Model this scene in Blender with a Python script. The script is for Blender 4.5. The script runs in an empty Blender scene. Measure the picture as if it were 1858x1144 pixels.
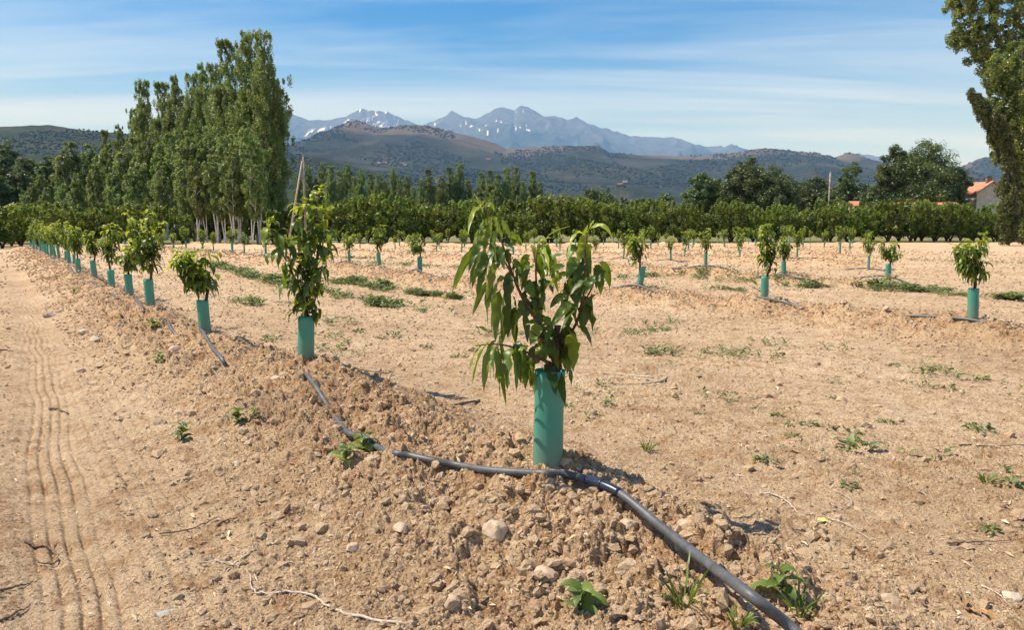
import bpy, bmesh, math, random
import numpy as np
from mathutils import Vector
R = math.radians
C = bpy.context.scene
col = C.collection

# ---------------------------------------------------------------- camera, world, sun
PITCH = math.atan(154/1341.0); F = 1341.0; CH = 1.10
cam = bpy.data.cameras.new('camera'); camo = bpy.data.objects.new('camera', cam); col.objects.link(camo)
camo.location = (0, 0, CH); camo.rotation_euler = (R(90)-PITCH, 0, 0)
cam.sensor_width = 36; cam.lens = F/1858*36; cam.clip_start = 0.05; cam.clip_end = 200000
C.camera = camo
SUN_AZ = math.atan2(-0.95, 0.12)          # from +Y towards +X
SUN_EL = R(56)
w = bpy.data.worlds.new('World'); C.world = w; w.use_nodes = True
nt = w.node_tree; bg = nt.nodes['Background']
sky = nt.nodes.new('ShaderNodeTexSky'); sky.sky_type = 'NISHITA'; sky.sun_disc = False
sky.sun_elevation = SUN_EL; sky.sun_rotation = SUN_AZ; sky.altitude = 150
sky.air_density = 1.0; sky.dust_density = 0.2; sky.ozone_density = 1.6
def N(nt, t, **k):
    n = nt.nodes.new(t)
    for a, b in k.items():
        if a == 'inp':
            for i, v in b.items(): n.inputs[i].default_value = v
        else: setattr(n, a, b)
    return n
# thin cirrus veil, laid out in the sky by direction
tc = N(nt, 'ShaderNodeTexCoord'); sp = N(nt, 'ShaderNodeSeparateXYZ'); nt.links.new(tc.outputs['Generated'], sp.inputs[0])
az = N(nt, 'ShaderNodeMath', operation='ADD', inp={1: 0.10}); nt.links.new(sp.outputs[2], az.inputs[0])
dx = N(nt, 'ShaderNodeMath', operation='DIVIDE'); nt.links.new(sp.outputs[0], dx.inputs[0]); nt.links.new(az.outputs[0], dx.inputs[1])
dy = N(nt, 'ShaderNodeMath', operation='DIVIDE'); nt.links.new(sp.outputs[1], dy.inputs[0]); nt.links.new(az.outputs[0], dy.inputs[1])
cb = N(nt, 'ShaderNodeCombineXYZ'); nt.links.new(dx.outputs[0], cb.inputs[0]); nt.links.new(dy.outputs[0], cb.inputs[1])
mp = N(nt, 'ShaderNodeMapping'); mp.inputs['Scale'].default_value = (0.16, 1.1, 1); mp.inputs['Rotation'].default_value = (0, 0, R(7))
nt.links.new(cb.outputs[0], mp.inputs[0])
n1 = N(nt, 'ShaderNodeTexNoise', inp={'Scale': 1.0, 'Detail': 9.0, 'Roughness': 0.6, 'Distortion': 0.4}); nt.links.new(mp.outputs[0], n1.inputs['Vector'])
r1 = N(nt, 'ShaderNodeMapRange', inp={1: 0.44, 2: 0.70, 3: 0.0, 4: 0.50}); nt.links.new(n1.outputs['Fac'], r1.inputs[0])
# veil thickens towards the horizon
hz = N(nt, 'ShaderNodeMapRange', inp={1: 0.24, 2: 0.03, 3: 0.0, 4: 0.42}); nt.links.new(sp.outputs[2], hz.inputs[0])
ad = N(nt, 'ShaderNodeMath', operation='ADD', use_clamp=True); nt.links.new(r1.outputs[0], ad.inputs[0]); nt.links.new(hz.outputs[0], ad.inputs[1])
mx = N(nt, 'ShaderNodeMix', data_type='RGBA'); nt.links.new(ad.outputs[0], mx.inputs['Factor'])
shs = N(nt, 'ShaderNodeHueSaturation', inp={'Hue': 0.514, 'Saturation': 1.62, 'Value': 1.22}); nt.links.new(sky.outputs[0], shs.inputs['Color']); nt.links.new(shs.outputs[0], mx.inputs[6]); mx.inputs[7].default_value = (9.2, 10.2, 12.2, 1)
nt.links.new(mx.outputs[2], bg.inputs[0]); bg.inputs[1].default_value = 0.080
sl = bpy.data.lights.new('sun', 'SUN'); sl.energy = 5.0; sl.angle = R(0.5); sl.color = (1, 0.94, 0.84)
so = bpy.data.objects.new('sun', sl); col.objects.link(so)
SUNV = Vector((math.sin(SUN_AZ)*math.cos(SUN_EL), math.cos(SUN_AZ)*math.cos(SUN_EL), math.sin(SUN_EL)))
so.rotation_euler = SUNV.to_track_quat('Z', 'Y').to_euler(); so.location = (0, 0, 50)
C.view_settings.view_transform = 'Standard'; C.view_settings.look = 'None'
C.view_settings.exposure = 0.64; C.view_settings.gamma = 1
C.render.engine = 'CYCLES'
C.cycles.max_bounces = 8; C.cycles.transparent_max_bounces = 8; C.cycles.diffuse_bounces = 2
C.cycles.use_denoising = True

# ---------------------------------------------------------------- projection helpers (pixel of the photograph -> place in the world)
cp, sn = math.cos(PITCH), math.sin(PITCH)
def ray(px, py):
    X = (px-929)/F; Y = -(py-572)/F
    return np.array([X, cp + Y*sn, -sn + Y*cp])
def at_depth(px, py, d):
    v = ray(px, py); t = d/v[1]
    return np.array([0, 0, CH]) + v*t
def gp(px, py, z=0.0):
    v = ray(px, py); t = (z-CH)/v[2]
    return np.array([0, 0, CH]) + v*t
def top_z(py, d, px=929): return at_depth(px, py, d)[2]

# ---------------------------------------------------------------- numpy noise
def hsh(ix, iy, s=0):
    n = (ix.astype(np.int64)*374761393 + iy.astype(np.int64)*668265263 + s*974634777) & 0xffffffff
    n = ((n ^ (n >> 13))*1274126177) & 0xffffffff
    n = ((n ^ (n >> 16))*2246822519) & 0xffffffff
    return ((n ^ (n >> 15)) & 0xffffff)/float(0x1000000)
def perlin(x, y, s=0):
    x = np.asarray(x, float); y = np.asarray(y, float)
    x0 = np.floor(x).astype(np.int64); y0 = np.floor(y).astype(np.int64); fx = x-x0; fy = y-y0
    def g(i, j):
        a = hsh(x0+i, y0+j, s)*6.2831853
        return np.cos(a)*(fx-i) + np.sin(a)*(fy-j)
    u = fx*fx*fx*(fx*(fx*6-15)+10); v = fy*fy*fy*(fy*(fy*6-15)+10)
    return ((g(0,0)*(1-u)+g(1,0)*u)*(1-v) + (g(0,1)*(1-u)+g(1,1)*u)*v)*1.5
def fbm(x, y, s=0, o=4, g=0.5):
    r = 0; a = 1
    for k in range(o): r = r + a*perlin(x*2**k, y*2**k, s+k*7); a *= g
    return r
def ridged(x, y, s=0, o=5):
    r = 0; a = 1; wgt = 1
    for k in range(o):
        n = 1-np.abs(perlin(x*2**k, y*2**k, s+k*7))*1.6; n = np.clip(n, 0, 1)**2
        r = r + a*n*wgt; wgt = np.clip(n, 0, 1); a *= 0.5
    return r
def clods(x, y, s=0, fill=0.8):
    """height of half-buried lumps, one per cell"""
    x0 = np.floor(x).astype(np.int64); y0 = np.floor(y).astype(np.int64); out = np.zeros_like(x)
    for i in (-1, 0, 1):
        for j in (-1, 0, 1):
            cx = x0+i; cy = y0+j
            px = cx + 0.1+0.8*hsh(cx, cy, s); py = cy + 0.1+0.8*hsh(cx, cy, s+1)
            r = 0.22 + 0.42*hsh(cx, cy, s+2)**1.5
            k = (hsh(cx, cy, s+3) < fill)
            a = hsh(cx, cy, s+4)*3.14; e = 1+0.6*hsh(cx, cy, s+5)
            ddx = x-px; ddy = y-py
            u = (ddx*np.cos(a)+ddy*np.sin(a))*e; v = -ddx*np.sin(a)+ddy*np.cos(a)
            d2 = (u*u+v*v)/(r*r)
            h = np.sqrt(np.clip(1-d2, 0, 1))*r*k
            out = np.maximum(out, h)
    return out

def chunks(x, y, s=0, tilt=0.5, fill=0.75):
    """broken, tilted blocks with cracks between them"""
    x0 = np.floor(x).astype(np.int64); y0 = np.floor(y).astype(np.int64)
    f1 = np.full(x.shape, 9.0); f2 = np.full(x.shape, 9.0); bh = np.zeros(x.shape); bx = np.zeros(x.shape); by = np.zeros(x.shape)
    for i in (-1, 0, 1):
        for j in (-1, 0, 1):
            cx = x0+i; cy = y0+j
            ddx = x-(cx+hsh(cx, cy, s)); ddy = y-(cy+hsh(cx, cy, s+1)); d = np.hypot(ddx, ddy)
            k = d < f1; f2 = np.where(k, f1, np.minimum(f2, d)); f1 = np.where(k, d, f1)
            bh = np.where(k, hsh(cx, cy, s+2), bh); bx = np.where(k, ddx*(hsh(cx, cy, s+3)-.5), bx); by = np.where(k, ddy*(hsh(cx, cy, s+4)-.5), by)
    e = np.clip((f2-f1)*2.2, 0, 1)**0.75
    hh = np.where(bh < fill, 0.25+bh, 0.1)
    return e*hh + (bx+by)*tilt*2*e

# ---------------------------------------------------------------- mesh helpers
def tag(o, label=None, cat=None, group=None, kind=None):
    if label: o['label'] = label
    if cat: o['category'] = cat
    if group: o['group'] = group
    if kind: o['kind'] = kind
    return o
def mesh_np(name, V, Fq=None, Ft=None, smooth=False, attrs=None):
    me = bpy.data.meshes.new(name); V = np.asarray(V, np.float32)
    me.vertices.add(len(V)); me.vertices.foreach_set('co', V.ravel())
    idx = []; tot = []
    if Fq is not None and len(Fq): idx.append(np.asarray(Fq, np.int32).ravel()); tot.append(np.full(len(Fq), 4, np.int32))
    if Ft is not None and len(Ft): idx.append(np.asarray(Ft, np.int32).ravel()); tot.append(np.full(len(Ft), 3, np.int32))
    idx = np.concatenate(idx); tot = np.concatenate(tot)
    st = np.concatenate([[0], np.cumsum(tot)[:-1]]).astype(np.int32)
    me.loops.add(len(idx)); me.loops.foreach_set('vertex_index', idx)
    me.polygons.add(len(tot)); me.polygons.foreach_set('loop_start', st); me.polygons.foreach_set('loop_total', tot)
    me.polygons.foreach_set('use_smooth', np.full(len(tot), bool(smooth)))
    for k, a in (attrs or {}).items():
        at = me.attributes.new(k, 'FLOAT', 'POINT'); at.data.foreach_set('value', np.asarray(a, np.float32))
    me.update(calc_edges=True); me.validate()
    return me
def link(name, me, mat, parent=None):
    o = bpy.data.objects.new(name, me); col.objects.link(o)
    if mat and not me.materials: me.materials.append(mat)
    if parent: o.parent = parent
    return o
def empty(name, loc, rz=0):
    o = bpy.data.objects.new(name, None); col.objects.link(o); o.location = loc; o.rotation_euler = (0, 0, rz)
    o.empty_display_size = 0.1
    return o
def copy_tree(o, parent=None):
    c = o.copy(); col.objects.link(c)
    if parent: c.parent = parent
    for ch in list(o.children): copy_tree(ch, c)
    return c
class Tubes:
    """tapered tubes along polylines, joined into one mesh"""
    def __init__(s): s.V = []; s.Q = []; s.T = []; s.n = 0; s.tint = []
    def add(s, pts, rad, sides=8, tint=0.5, cap=True):
        pts = np.asarray(pts, float); n = len(pts); rad = np.broadcast_to(np.asarray(rad, float), (n,))
        t = np.gradient(pts, axis=0); t /= np.linalg.norm(t, axis=1)[:, None]+1e-9
        ref = np.array([0.0, 0, 1]) if abs(t[0][2]) < 0.9 else np.array([1.0, 0, 0])
        a = np.cross(t[0], ref); a /= np.linalg.norm(a)
        ang = np.arange(sides)*2*math.pi/sides
        for i in range(n):
            a = a - t[i]*np.dot(a, t[i]); a /= np.linalg.norm(a)+1e-9; b = np.cross(t[i], a)
            s.V.append(pts[i] + rad[i]*(np.cos(ang)[:, None]*a + np.sin(ang)[:, None]*b))
        k = np.arange(sides); k2 = (k+1) % sides
        for i in range(n-1):
            o = s.n+i*sides
            s.Q.append(np.stack([o+k, o+k2, o+sides+k2, o+sides+k], 1))
        s.n += n*sides
        if cap:
            for e, base in ((0, s.n-n*sides), (n-1, s.n-sides)):
                s.V.append(pts[e][None]); f = np.stack([base+k, base+k2, np.full(sides, s.n)], 1)
                s.T.append(f if e else f[:, ::-1]); s.n += 1
    def mesh(s, name, smooth=True):
        return mesh_np(name, np.concatenate(s.V), np.concatenate(s.Q), np.concatenate(s.T) if s.T else None, smooth)
def spline(P, n):
    """Catmull-Rom through the points"""
    P = np.asarray(P, float); P = np.vstack([2*P[0]-P[1], P, 2*P[-1]-P[-2]]); out = []
    m = len(P)-3
    for i in range(m):
        k = max(2, n//m)
        for t in np.linspace(0, 1, k, endpoint=(i == m-1)):
            a, b, c, d = P[i:i+4]
            out.append(0.5*((2*b)+(-a+c)*t+(2*a-5*b+4*c-d)*t*t+(-a+3*b-3*c+d)*t**3))
    return np.array(out)
ico_cache = {}
def ico(sub):
    if sub not in ico_cache:
        bm = bmesh.new(); bmesh.ops.create_icosphere(bm, subdivisions=sub, radius=1)
        V = np.array([v.co[:] for v in bm.verts]); T = np.array([[v.index for v in f.verts] for f in bm.faces]); bm.free()
        ico_cache[sub] = (V, T)
    return ico_cache[sub]
def rand_rot(n, rng):
    q = rng.normal(size=(n, 4)); q /= np.linalg.norm(q, axis=1)[:, None]; a, b, c, d = q.T
    return np.stack([np.stack([1-2*(c*c+d*d), 2*(b*c-a*d), 2*(b*d+a*c)], 1), np.stack([2*(b*c+a*d), 1-2*(b*b+d*d), 2*(c*d-a*b)], 1),
                     np.stack([2*(b*d-a*c), 2*(c*d+a*b), 1-2*(b*b+c*c)], 1)], 1)
def lumps(pos, size, rng, sub=1, flat=0.75, jit=0.22, rot=True):
    V0, T0 = ico(sub); n = len(pos); m = len(V0)
    sc = np.stack([rng.uniform(0.75, 1.3, n), rng.uniform(0.7, 1.1, n), rng.uniform(0.55, 1.0, n)], 1)
    V = V0[None]*sc[:, None, :]*(1+rng.uniform(-jit, jit, (n, m, 1)))
    if rot: V = np.einsum('nij,nmj->nmi', rand_rot(n, rng), V)
    V[:, :, 2] *= flat
    V = V*size[:, None, None] + pos[:, None, :]
    T = T0[None] + (np.arange(n)*m)[:, None, None]
    return V.reshape(-1, 3), T.reshape(-1, 3), m

def leaf_batch(P0, P1, P2, wid, hint, tint, nseg=7, fold=0.25, wave=0.0, rng=None, broad=False):
    """leaves as curved, folded blades along quadratic curves P0-P1-P2"""
    n = len(P0); s = np.linspace(0, 1, nseg+1)[None, :, None]
    P0, P1, P2 = P0[:, None], P1[:, None], P2[:, None]
    cen = (1-s)**2*P0 + 2*s*(1-s)*P1 + s*s*P2
    tan = 2*(1-s)*(P1-P0) + 2*s*(P2-P1); tan /= np.linalg.norm(tan, axis=2, keepdims=True)+1e-9
    side = np.cross(tan, hint[:, None, :]); side /= np.linalg.norm(side, axis=2, keepdims=True)+1e-9
    nor = np.cross(side, tan)
    ss = s[..., 0]
    prof = (np.sin(math.pi*np.clip(ss, 0, 1)**0.75)**0.55)*(1-0.25*ss) if broad else np.sin(math.pi*np.clip(ss, 0, 1)**0.86)**0.72*(1-0.10*ss)
    prof = np.where(ss < 0.08, 0.10, prof); prof[:, -1] = 0.02
    hw = (wid[:, None]*0.5*prof)[..., None]
    wv = 0
    if wave and rng is not None:
        ph = rng.uniform(0, 6.28, (n, 1, 1)); wv = np.sin(s*18+ph)*hw*wave
    L = cen - side*hw + nor*(hw*fold + wv); Rr = cen + side*hw + nor*(hw*fold - wv*0.8)
    V = np.stack([L, cen, Rr], 2).reshape(-1, 3)
    a = (np.arange(n)*(nseg+1)*3)[:, None, None]; i = (np.arange(nseg)*3)[None, :, None]
    q1 = np.array([0, 1, 4, 3])[None, None]; q2 = np.array([1, 2, 5, 4])[None, None]
    Q = np.concatenate([(a+i+q1).reshape(-1, 4), (a+i+q2).reshape(-1, 4)])
    return V, Q, np.repeat(tint, (nseg+1)*3)
class Leaves:
    def __init__(s): s.V = []; s.Q = []; s.t = []; s.n = 0
    def add(s, b):
        V, Q, t = b; s.V.append(V); s.Q.append(Q+s.n); s.t.append(t); s.n += len(V)
    def mesh(s, name):
        return mesh_np(name, np.concatenate(s.V), np.concatenate(s.Q), None, True, {'tint': np.concatenate(s.t)})

# ---------------------------------------------------------------- materials
def mat(name): m = bpy.data.materials.new(name); m.use_nodes = True; return m, m.node_tree, m.node_tree.nodes['Principled BSDF']
def ramp(nt, fac, stops):
    r = nt.nodes.new('ShaderNodeValToRGB'); e = r.color_ramp.elements
    while len(e) < len(stops): e.new(0.5)
    for k, (p, c) in enumerate(stops): e[k].position = p; e[k].color = (*c, 1)
    nt.links.new(fac, r.inputs[0]); return r
def noise(nt, scale, detail=4, rough=0.55, vec=None, dist=0.0):
    n = N(nt, 'ShaderNodeTexNoise', inp={'Scale': scale, 'Detail': detail, 'Roughness': rough, 'Distortion': dist})
    if vec is None: vec = N(nt, 'ShaderNodeNewGeometry').outputs['Position']
    nt.links.new(vec, n.inputs['Vector']); return n
def mixc(nt, f, a, b, mode='MIX'):
    m = N(nt, 'ShaderNodeMix', data_type='RGBA', blend_type=mode)
    for i, v in ((0, f), (6, a), (7, b)):
        if isinstance(v, (int, float)): m.inputs[i].default_value = v
        elif isinstance(v, tuple): m.inputs[i].default_value = (*v, 1)
        else: nt.links.new(v, m.inputs[i])
    return m.outputs[2]
def attr(nt, n): a = N(nt, 'ShaderNodeAttribute', attribute_name=n); return a.outputs['Fac']
def leafmat(name, dark, mid, light, rough=0.42, trans=0.34, tcol=None, spec=0.5, nscale=60, objvar=0.0):
    m, t, b = mat(name)
    c = ramp(t, attr(t, 'tint'), [(0.0, dark), (0.5, mid), (1.0, light)]).outputs[0]
    if objvar:
        oi = N(t, 'ShaderNodeObjectInfo'); hs = N(t, 'ShaderNodeHueSaturation')
        mr = N(t, 'ShaderNodeMapRange', inp={1: 0, 2: 1, 3: 1-objvar, 4: 1+objvar}); t.links.new(oi.outputs['Random'], mr.inputs[0])
        mh = N(t, 'ShaderNodeMapRange', inp={1: 0, 2: 1, 3: 0.485, 4: 0.51}); t.links.new(oi.outputs['Random'], mh.inputs[0])
        t.links.new(mr.outputs[0], hs.inputs['Value']); t.links.new(mh.outputs[0], hs.inputs['Hue']); t.links.new(c, hs.inputs['Color']); c = hs.outputs[0]
    t.links.new(c, b.inputs['Base Color']); b.inputs['Roughness'].default_value = rough
    b.inputs['Specular IOR Level'].default_value = spec
    tr = N(t, 'ShaderNodeBsdfTranslucent'); hs2 = N(t, 'ShaderNodeHueSaturation', inp={'Hue': 0.478, 'Saturation': 1.1, 'Value': 1.9}); t.links.new(c, hs2.inputs['Color'])
    t.links.new(hs2.outputs[0], tr.inputs[0])
    ms = N(t, 'ShaderNodeMixShader', inp={0: trans}); t.links.new(b.outputs[0], ms.inputs[1]); t.links.new(tr.outputs[0], ms.inputs[2])
    t.links.new(ms.outputs[0], t.nodes['Material Output'].inputs[0])
    return m
M = {}
M['sapling_leaf'] = leafmat('sapling_leaf', (0.030, 0.058, 0.010), (0.100, 0.165, 0.022), (0.29, 0.36, 0.05), 0.40, 0.40, spec=0.45)
M['weed'] = leafmat('weed_leaf', (0.06, 0.10, 0.018), (0.10, 0.16, 0.025), (0.20, 0.26, 0.05), 0.5, 0.3)
M['greyweed'] = leafmat('ground_cover_leaf', (0.075, 0.11, 0.035), (0.14, 0.185, 0.055), (0.22, 0.25, 0.08), 0.55, 0.2)
M['orchard'] = leafmat('orchard_leaf', (0.045, 0.080, 0.012), (0.11, 0.165, 0.022), (0.22, 0.27, 0.04), 0.5, 0.3, objvar=0.14)
M['poplar'] = leafmat('poplar_leaf', (0.082, 0.130, 0.034), (0.175, 0.240, 0.066), (0.32, 0.36, 0.15), 0.5, 0.32, spec=0.4, objvar=0.15)
M['broadleaf'] = leafmat('broadleaf_leaf', (0.040, 0.068, 0.018), (0.080, 0.122, 0.032), (0.15, 0.20, 0.06), 0.45, 0.22, objvar=0.15)
M['cypress'] = leafmat('cypress_leaf', (0.045, 0.060, 0.018), (0.085, 0.105, 0.028), (0.13, 0.15, 0.04), 0.6, 0.15)
M['ivy'] = leafmat('ivy_leaf', (0.060, 0.095, 0.018), (0.14, 0.19, 0.03), (0.30, 0.34, 0.09), 0.34, 0.25, spec=0.8)
def bark(name, a, b_, sc=30, bump=0.4):
    m, t, b = mat(name); tcx = N(t, 'ShaderNodeTexCoord').outputs['Object']
    n = noise(t, sc, 6, 0.6, tcx)
    t.links.new(ramp(t, n.outputs[0], [(0.35, a), (0.65, b_)]).outputs[0], b.inputs['Base Color']); b.inputs['Roughness'].default_value = 0.85
    bp = N(t, 'ShaderNodeBump', inp={'Strength': bump, 'Distance': 0.02}); t.links.new(n.outputs[0], bp.inputs['Height']); t.links.new(bp.outputs[0], b.inputs['Normal'])
    return m
M['sapling_bark'] = bark('sapling_bark', (0.06, 0.032, 0.020), (0.13, 0.070, 0.042), 60)
M['twig_green'] = bark('green_twig', (0.05, 0.06, 0.02), (0.10, 0.10, 0.035), 60, 0.1)
M['bark'] = bark('dark_bark', (0.05, 0.038, 0.028), (0.12, 0.095, 0.07), 4)
M['white_bark'] = bark('pale_poplar_bark', (0.50, 0.48, 0.43), (0.78, 0.76, 0.70), 3, 0.2)
M['dead_wood'] = bark('bleached_wood', (0.33, 0.27, 0.20), (0.62, 0.54, 0.44), 70)
M['dark_wood'] = bark('dark_dead_wood', (0.09, 0.06, 0.04), (0.22, 0.15, 0.10), 70)
M['pole_wood'] = bark('weathered_pole_wood', (0.16, 0.13, 0.10), (0.34, 0.29, 0.24), 6, 0.2)
M['stake'] = bark('pale_stake_wood', (0.30, 0.26, 0.20), (0.48, 0.42, 0.34), 6, 0.1)
# soil
def soil(name, clod=False):
    m, t, b = mat(name); pos = N(t, 'ShaderNodeNewGeometry').outputs['Position']
    nb = noise(t, 0.55, 5, 0.6, pos); nm = noise(t, 7, 6, 0.65, pos); nf = noise(t, 95, 5, 0.7, pos)
    base = ramp(t, nb.outputs[0], [(0.30, (0.53, 0.375, 0.232)), (0.5, (0.65, 0.478, 0.305)), (0.72, (0.76, 0.58, 0.385))]).outputs[0]
    patch = ramp(t, nm.outputs[0], [(0.36, (0.72, 0.60, 0.50)), (0.52, (1, 1, 1)), (0.75, (1.10, 1.09, 1.06))]).outputs[0]
    c = mixc(t, 0.85, base, patch, 'MULTIPLY')
    fine = ramp(t, nf.outputs[0], [(0.30, (0.60, 0.52, 0.46)), (0.48, (1, 1, 1)), (0.72, (1.15, 1.15, 1.13))]).outputs[0]
    c = mixc(t, 0.75, c, fine, 'MULTIPLY')
    if clod:
        c = mixc(t, attr(t, 'tint'), mixc(t, 0.5, c, (0.56, 0.40, 0.25)), c)
        c = mixc(t, 0.35, c, mixc(t, attr(t, 'tint'), (0.52, 0.37, 0.235), (0.70, 0.53, 0.35)))
    else:
        c = mixc(t, attr(t, 'ridge'), c, mixc(t, 1.0, c, (0.95, 0.87, 0.80), 'MULTIPLY'))
        ng = noise(t, 2.5, 6, 0.7, pos)
        gr = ramp(t, ng.outputs[0], [(0.35, (0.10, 0.11, 0.04)), (0.55, (0.22, 0.21, 0.09)), (0.7, (0.42, 0.33, 0.19))]).outputs[0]
        c = mixc(t, attr(t, 'grass'), c, gr)
        # gravel flecks
        vf = N(t, 'ShaderNodeTexVoronoi', inp={'Scale': 55.0}); t.links.new(pos, vf.inputs['Vector'])
        hs = N(t, 'ShaderNodeSeparateColor'); t.links.new(vf.outputs['Color'], hs.inputs[0])
        fl = ramp(t, hs.outputs[0], [(0.0, (0.62, 0.52, 0.45)), (0.18, (1, 1, 1)), (0.86, (1, 1, 1)), (1.0, (1.22, 1.2, 1.16))]).outputs[0]
        c = mixc(t, 0.7, c, fl, 'MULTIPLY')
    t.links.new(c, b.inputs['Base Color']); b.inputs['Roughness'].default_value = 0.95; b.inputs['Specular IOR Level'].default_value = 0.15
    bp = N(t, 'ShaderNodeBump', inp={'Strength': 1.0, 'Distance': 0.02}); t.links.new(nf.outputs[0], bp.inputs['Height'])
    if not clod:
        nb2 = noise(t, 28, 4, 0.6, pos)
        bp2 = N(t, 'ShaderNodeBump', inp={'Strength': 1.0, 'Distance': 0.05}); t.links.new(nb2.outputs[0], bp2.inputs['Height']); t.links.new(bp2.outputs[0], bp.inputs['Normal'])
    t.links.new(bp.outputs[0], b.inputs['Normal'])
    return m
M['soil'] = soil('sandy_soil'); M['clod'] = soil('soil_clod', True)
m, t, b = mat('tube_plastic'); M['tube'] = m
oc = N(t, 'ShaderNodeTexCoord').outputs['Object']; sx = N(t, 'ShaderNodeSeparateXYZ'); t.links.new(oc, sx.inputs[0])
dirt = noise(t, 14, 5, 0.6, oc); zz = N(t, 'ShaderNodeMapRange', inp={1: 0.0, 2: 0.16, 3: 1.1, 4: 0.10}); t.links.new(sx.outputs[2], zz.inputs[0])
dm = N(t, 'ShaderNodeMath', operation='MULTIPLY', use_clamp=True); t.links.new(dirt.outputs[0], dm.inputs[0]); t.links.new(zz.outputs[0], dm.inputs[1])
tn = noise(t, 3.5, 3, 0.5, oc)
tcx = ramp(t, tn.outputs[0], [(0.3, (0.075, 0.39, 0.29)), (0.7, (0.115, 0.49, 0.375))]).outputs[0]
t.links.new(mixc(t, dm.outputs[0], tcx, (0.42, 0.32, 0.2)), b.inputs['Base Color']); b.inputs['Roughness'].default_value = 0.42
tb = N(t, 'ShaderNodeBsdfTranslucent', inp={0: (0.07, 0.40, 0.26, 1)}); ms = N(t, 'ShaderNodeMixShader', inp={0: 0.36})
t.links.new(b.outputs[0], ms.inputs[1]); t.links.new(tb.outputs[0], ms.inputs[2]); t.links.new(ms.outputs[0], t.nodes['Material Output'].inputs[0])
m, t, b = mat('hose_plastic'); M['hose'] = m
hn = noise(t, 25, 6, 0.65); t.links.new(ramp(t, hn.outputs[0], [(0.3, (0.045, 0.05, 0.055)), (0.62, (0.10, 0.105, 0.11)), (0.85, (0.22, 0.2, 0.18))]).outputs[0], b.inputs['Base Color']); b.inputs['Roughness'].default_value = 0.5
m, t, b = mat('coupling_plastic'); M['coupling'] = m
b.inputs['Base Color'].default_value = (0.012, 0.02, 0.045, 1); b.inputs['Roughness'].default_value = 0.35
def plain(name, c, rough=0.8, c2=None, sc=8):
    m, t, b = mat(name)
    n = noise(t, sc, 5, 0.6); c2 = c2 or tuple(x*0.75 for x in c)
    t.links.new(ramp(t, n.outputs[0], [(0.35, c2), (0.65, c)]).outputs[0], b.inputs['Base Color']); b.inputs['Roughness'].default_value = rough
    M[name] = m
plain('stone', (0.52, 0.40, 0.28), 0.9, (0.33, 0.24, 0.16), 40); plain('pale_stone', (0.60, 0.50, 0.38), 0.9, (0.44, 0.36, 0.26), 60)
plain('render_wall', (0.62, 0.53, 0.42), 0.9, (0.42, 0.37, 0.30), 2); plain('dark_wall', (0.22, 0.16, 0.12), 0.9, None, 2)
plain('white_wall', (0.75, 0.72, 0.66), 0.8); plain('pink_wall', (0.62, 0.38, 0.30), 0.8)
plain('window_glass', (0.03, 0.035, 0.04), 0.2); plain('shutter', (0.10, 0.12, 0.10), 0.6)
plain('dry_leaf', (0.50, 0.30, 0.10), 0.7, (0.26, 0.13, 0.06), 50); plain('yellow_leaf', (0.72, 0.56, 0.16), 0.6, (0.55, 0.40, 0.12), 50)
plain('ceramic', (0.3, 0.3, 0.28), 0.3)
plain('flat_stone', (0.40, 0.40, 0.34), 0.8, (0.30, 0.29, 0.24), 60)
plain('wire', (0.03, 0.03, 0.03), 0.5)
m, t, b = mat('roof_tiles'); M['roof'] = m
oc = N(t, 'ShaderNodeTexCoord').outputs['Object']; wv = N(t, 'ShaderNodeTexWave', wave_type='BANDS', bands_direction='X', inp={'Scale': 1.6, 'Distortion': 0.3}); t.links.new(oc, wv.inputs[0])
rn = noise(t, 2.2, 6, 0.7, oc); cc = ramp(t, rn.outputs[0], [(0.3, (0.42, 0.15, 0.08)), (0.55, (0.62, 0.24, 0.13)), (0.75, (0.70, 0.34, 0.22))]).outputs[0]
t.links.new(cc, b.inputs['Base Color']); b.inputs['Roughness'].default_value = 0.85
bp = N(t, 'ShaderNodeBump', inp={'Strength': 0.6, 'Distance': 0.08}); t.links.new(wv.outputs[1], bp.inputs['Height']); t.links.new(bp.outputs[0], b.inputs['Normal'])

# ---------------------------------------------------------------- rows of saplings (photograph pixels of each tube base)
ZT = 0.20
row1 = [(993,860),(555,665),(373,607),(274,565),(236,541),(203,524),(172,508),(143,498),(135,487),(126,480),(120,477),(108,473),(101,471.5),
        (94,468),(87,465.5),(82.5,463.5),(78.5,461.5),(74,459.5),(67,456.5),(61.5,454),(56,452)]
row2 = [(1765,580),(1387,543),(1160,525),(762,500),(688,487),(634,479)]
row3 = [(1612,503),(1422,497),(1280,487),(1217,465)]
row4 = [(1576,478),(1446,470),(1342,465)]
R1 = [gp(x, y, ZT)[:2] for x, y in row1]; R2 = [gp(x, y, ZT)[:2] for x, y in row2]
DIR = np.array([-0.588, 0.809]); NRM = np.array([0.809, 0.588])
o1 = float(np.dot(R1[0], NRM))
def ext(P, back, fwd): return [P[0]-DIR*back] + list(P) + [P[-1]+DIR*fwd]
L1 = [gp(1560, 1290, 0.12)[:2], gp(1300, 1030, 0.12)[:2]] + [R1[i] for i in (0, 1, 2, 3, 5, 7, 11, 15, 20)] + [R1[20]+DIR*6]
L2 = ext([R2[i] for i in (0, 1, 2, 3, 5)], 6, 40)
SAP = [(p, 1, k) for k, p in enumerate(R1)] + [(p, 2, k) for k, p in enumerate(R2)]
rngp = np.random.default_rng(5)
def extend(P, row, n0, sp, n, maxy=56, step=DIR):
    q = np.array(P, float)
    for k in range(n):
        q = q + step*(sp*rngp.uniform(0.88, 1.12)) + NRM*rngp.normal(0, 0.08)
        if q[1] > maxy: break
        SAP.append((q.copy(), row, n0+k))
extend(R2[-1], 2, 6, 2.3, 16)
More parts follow.
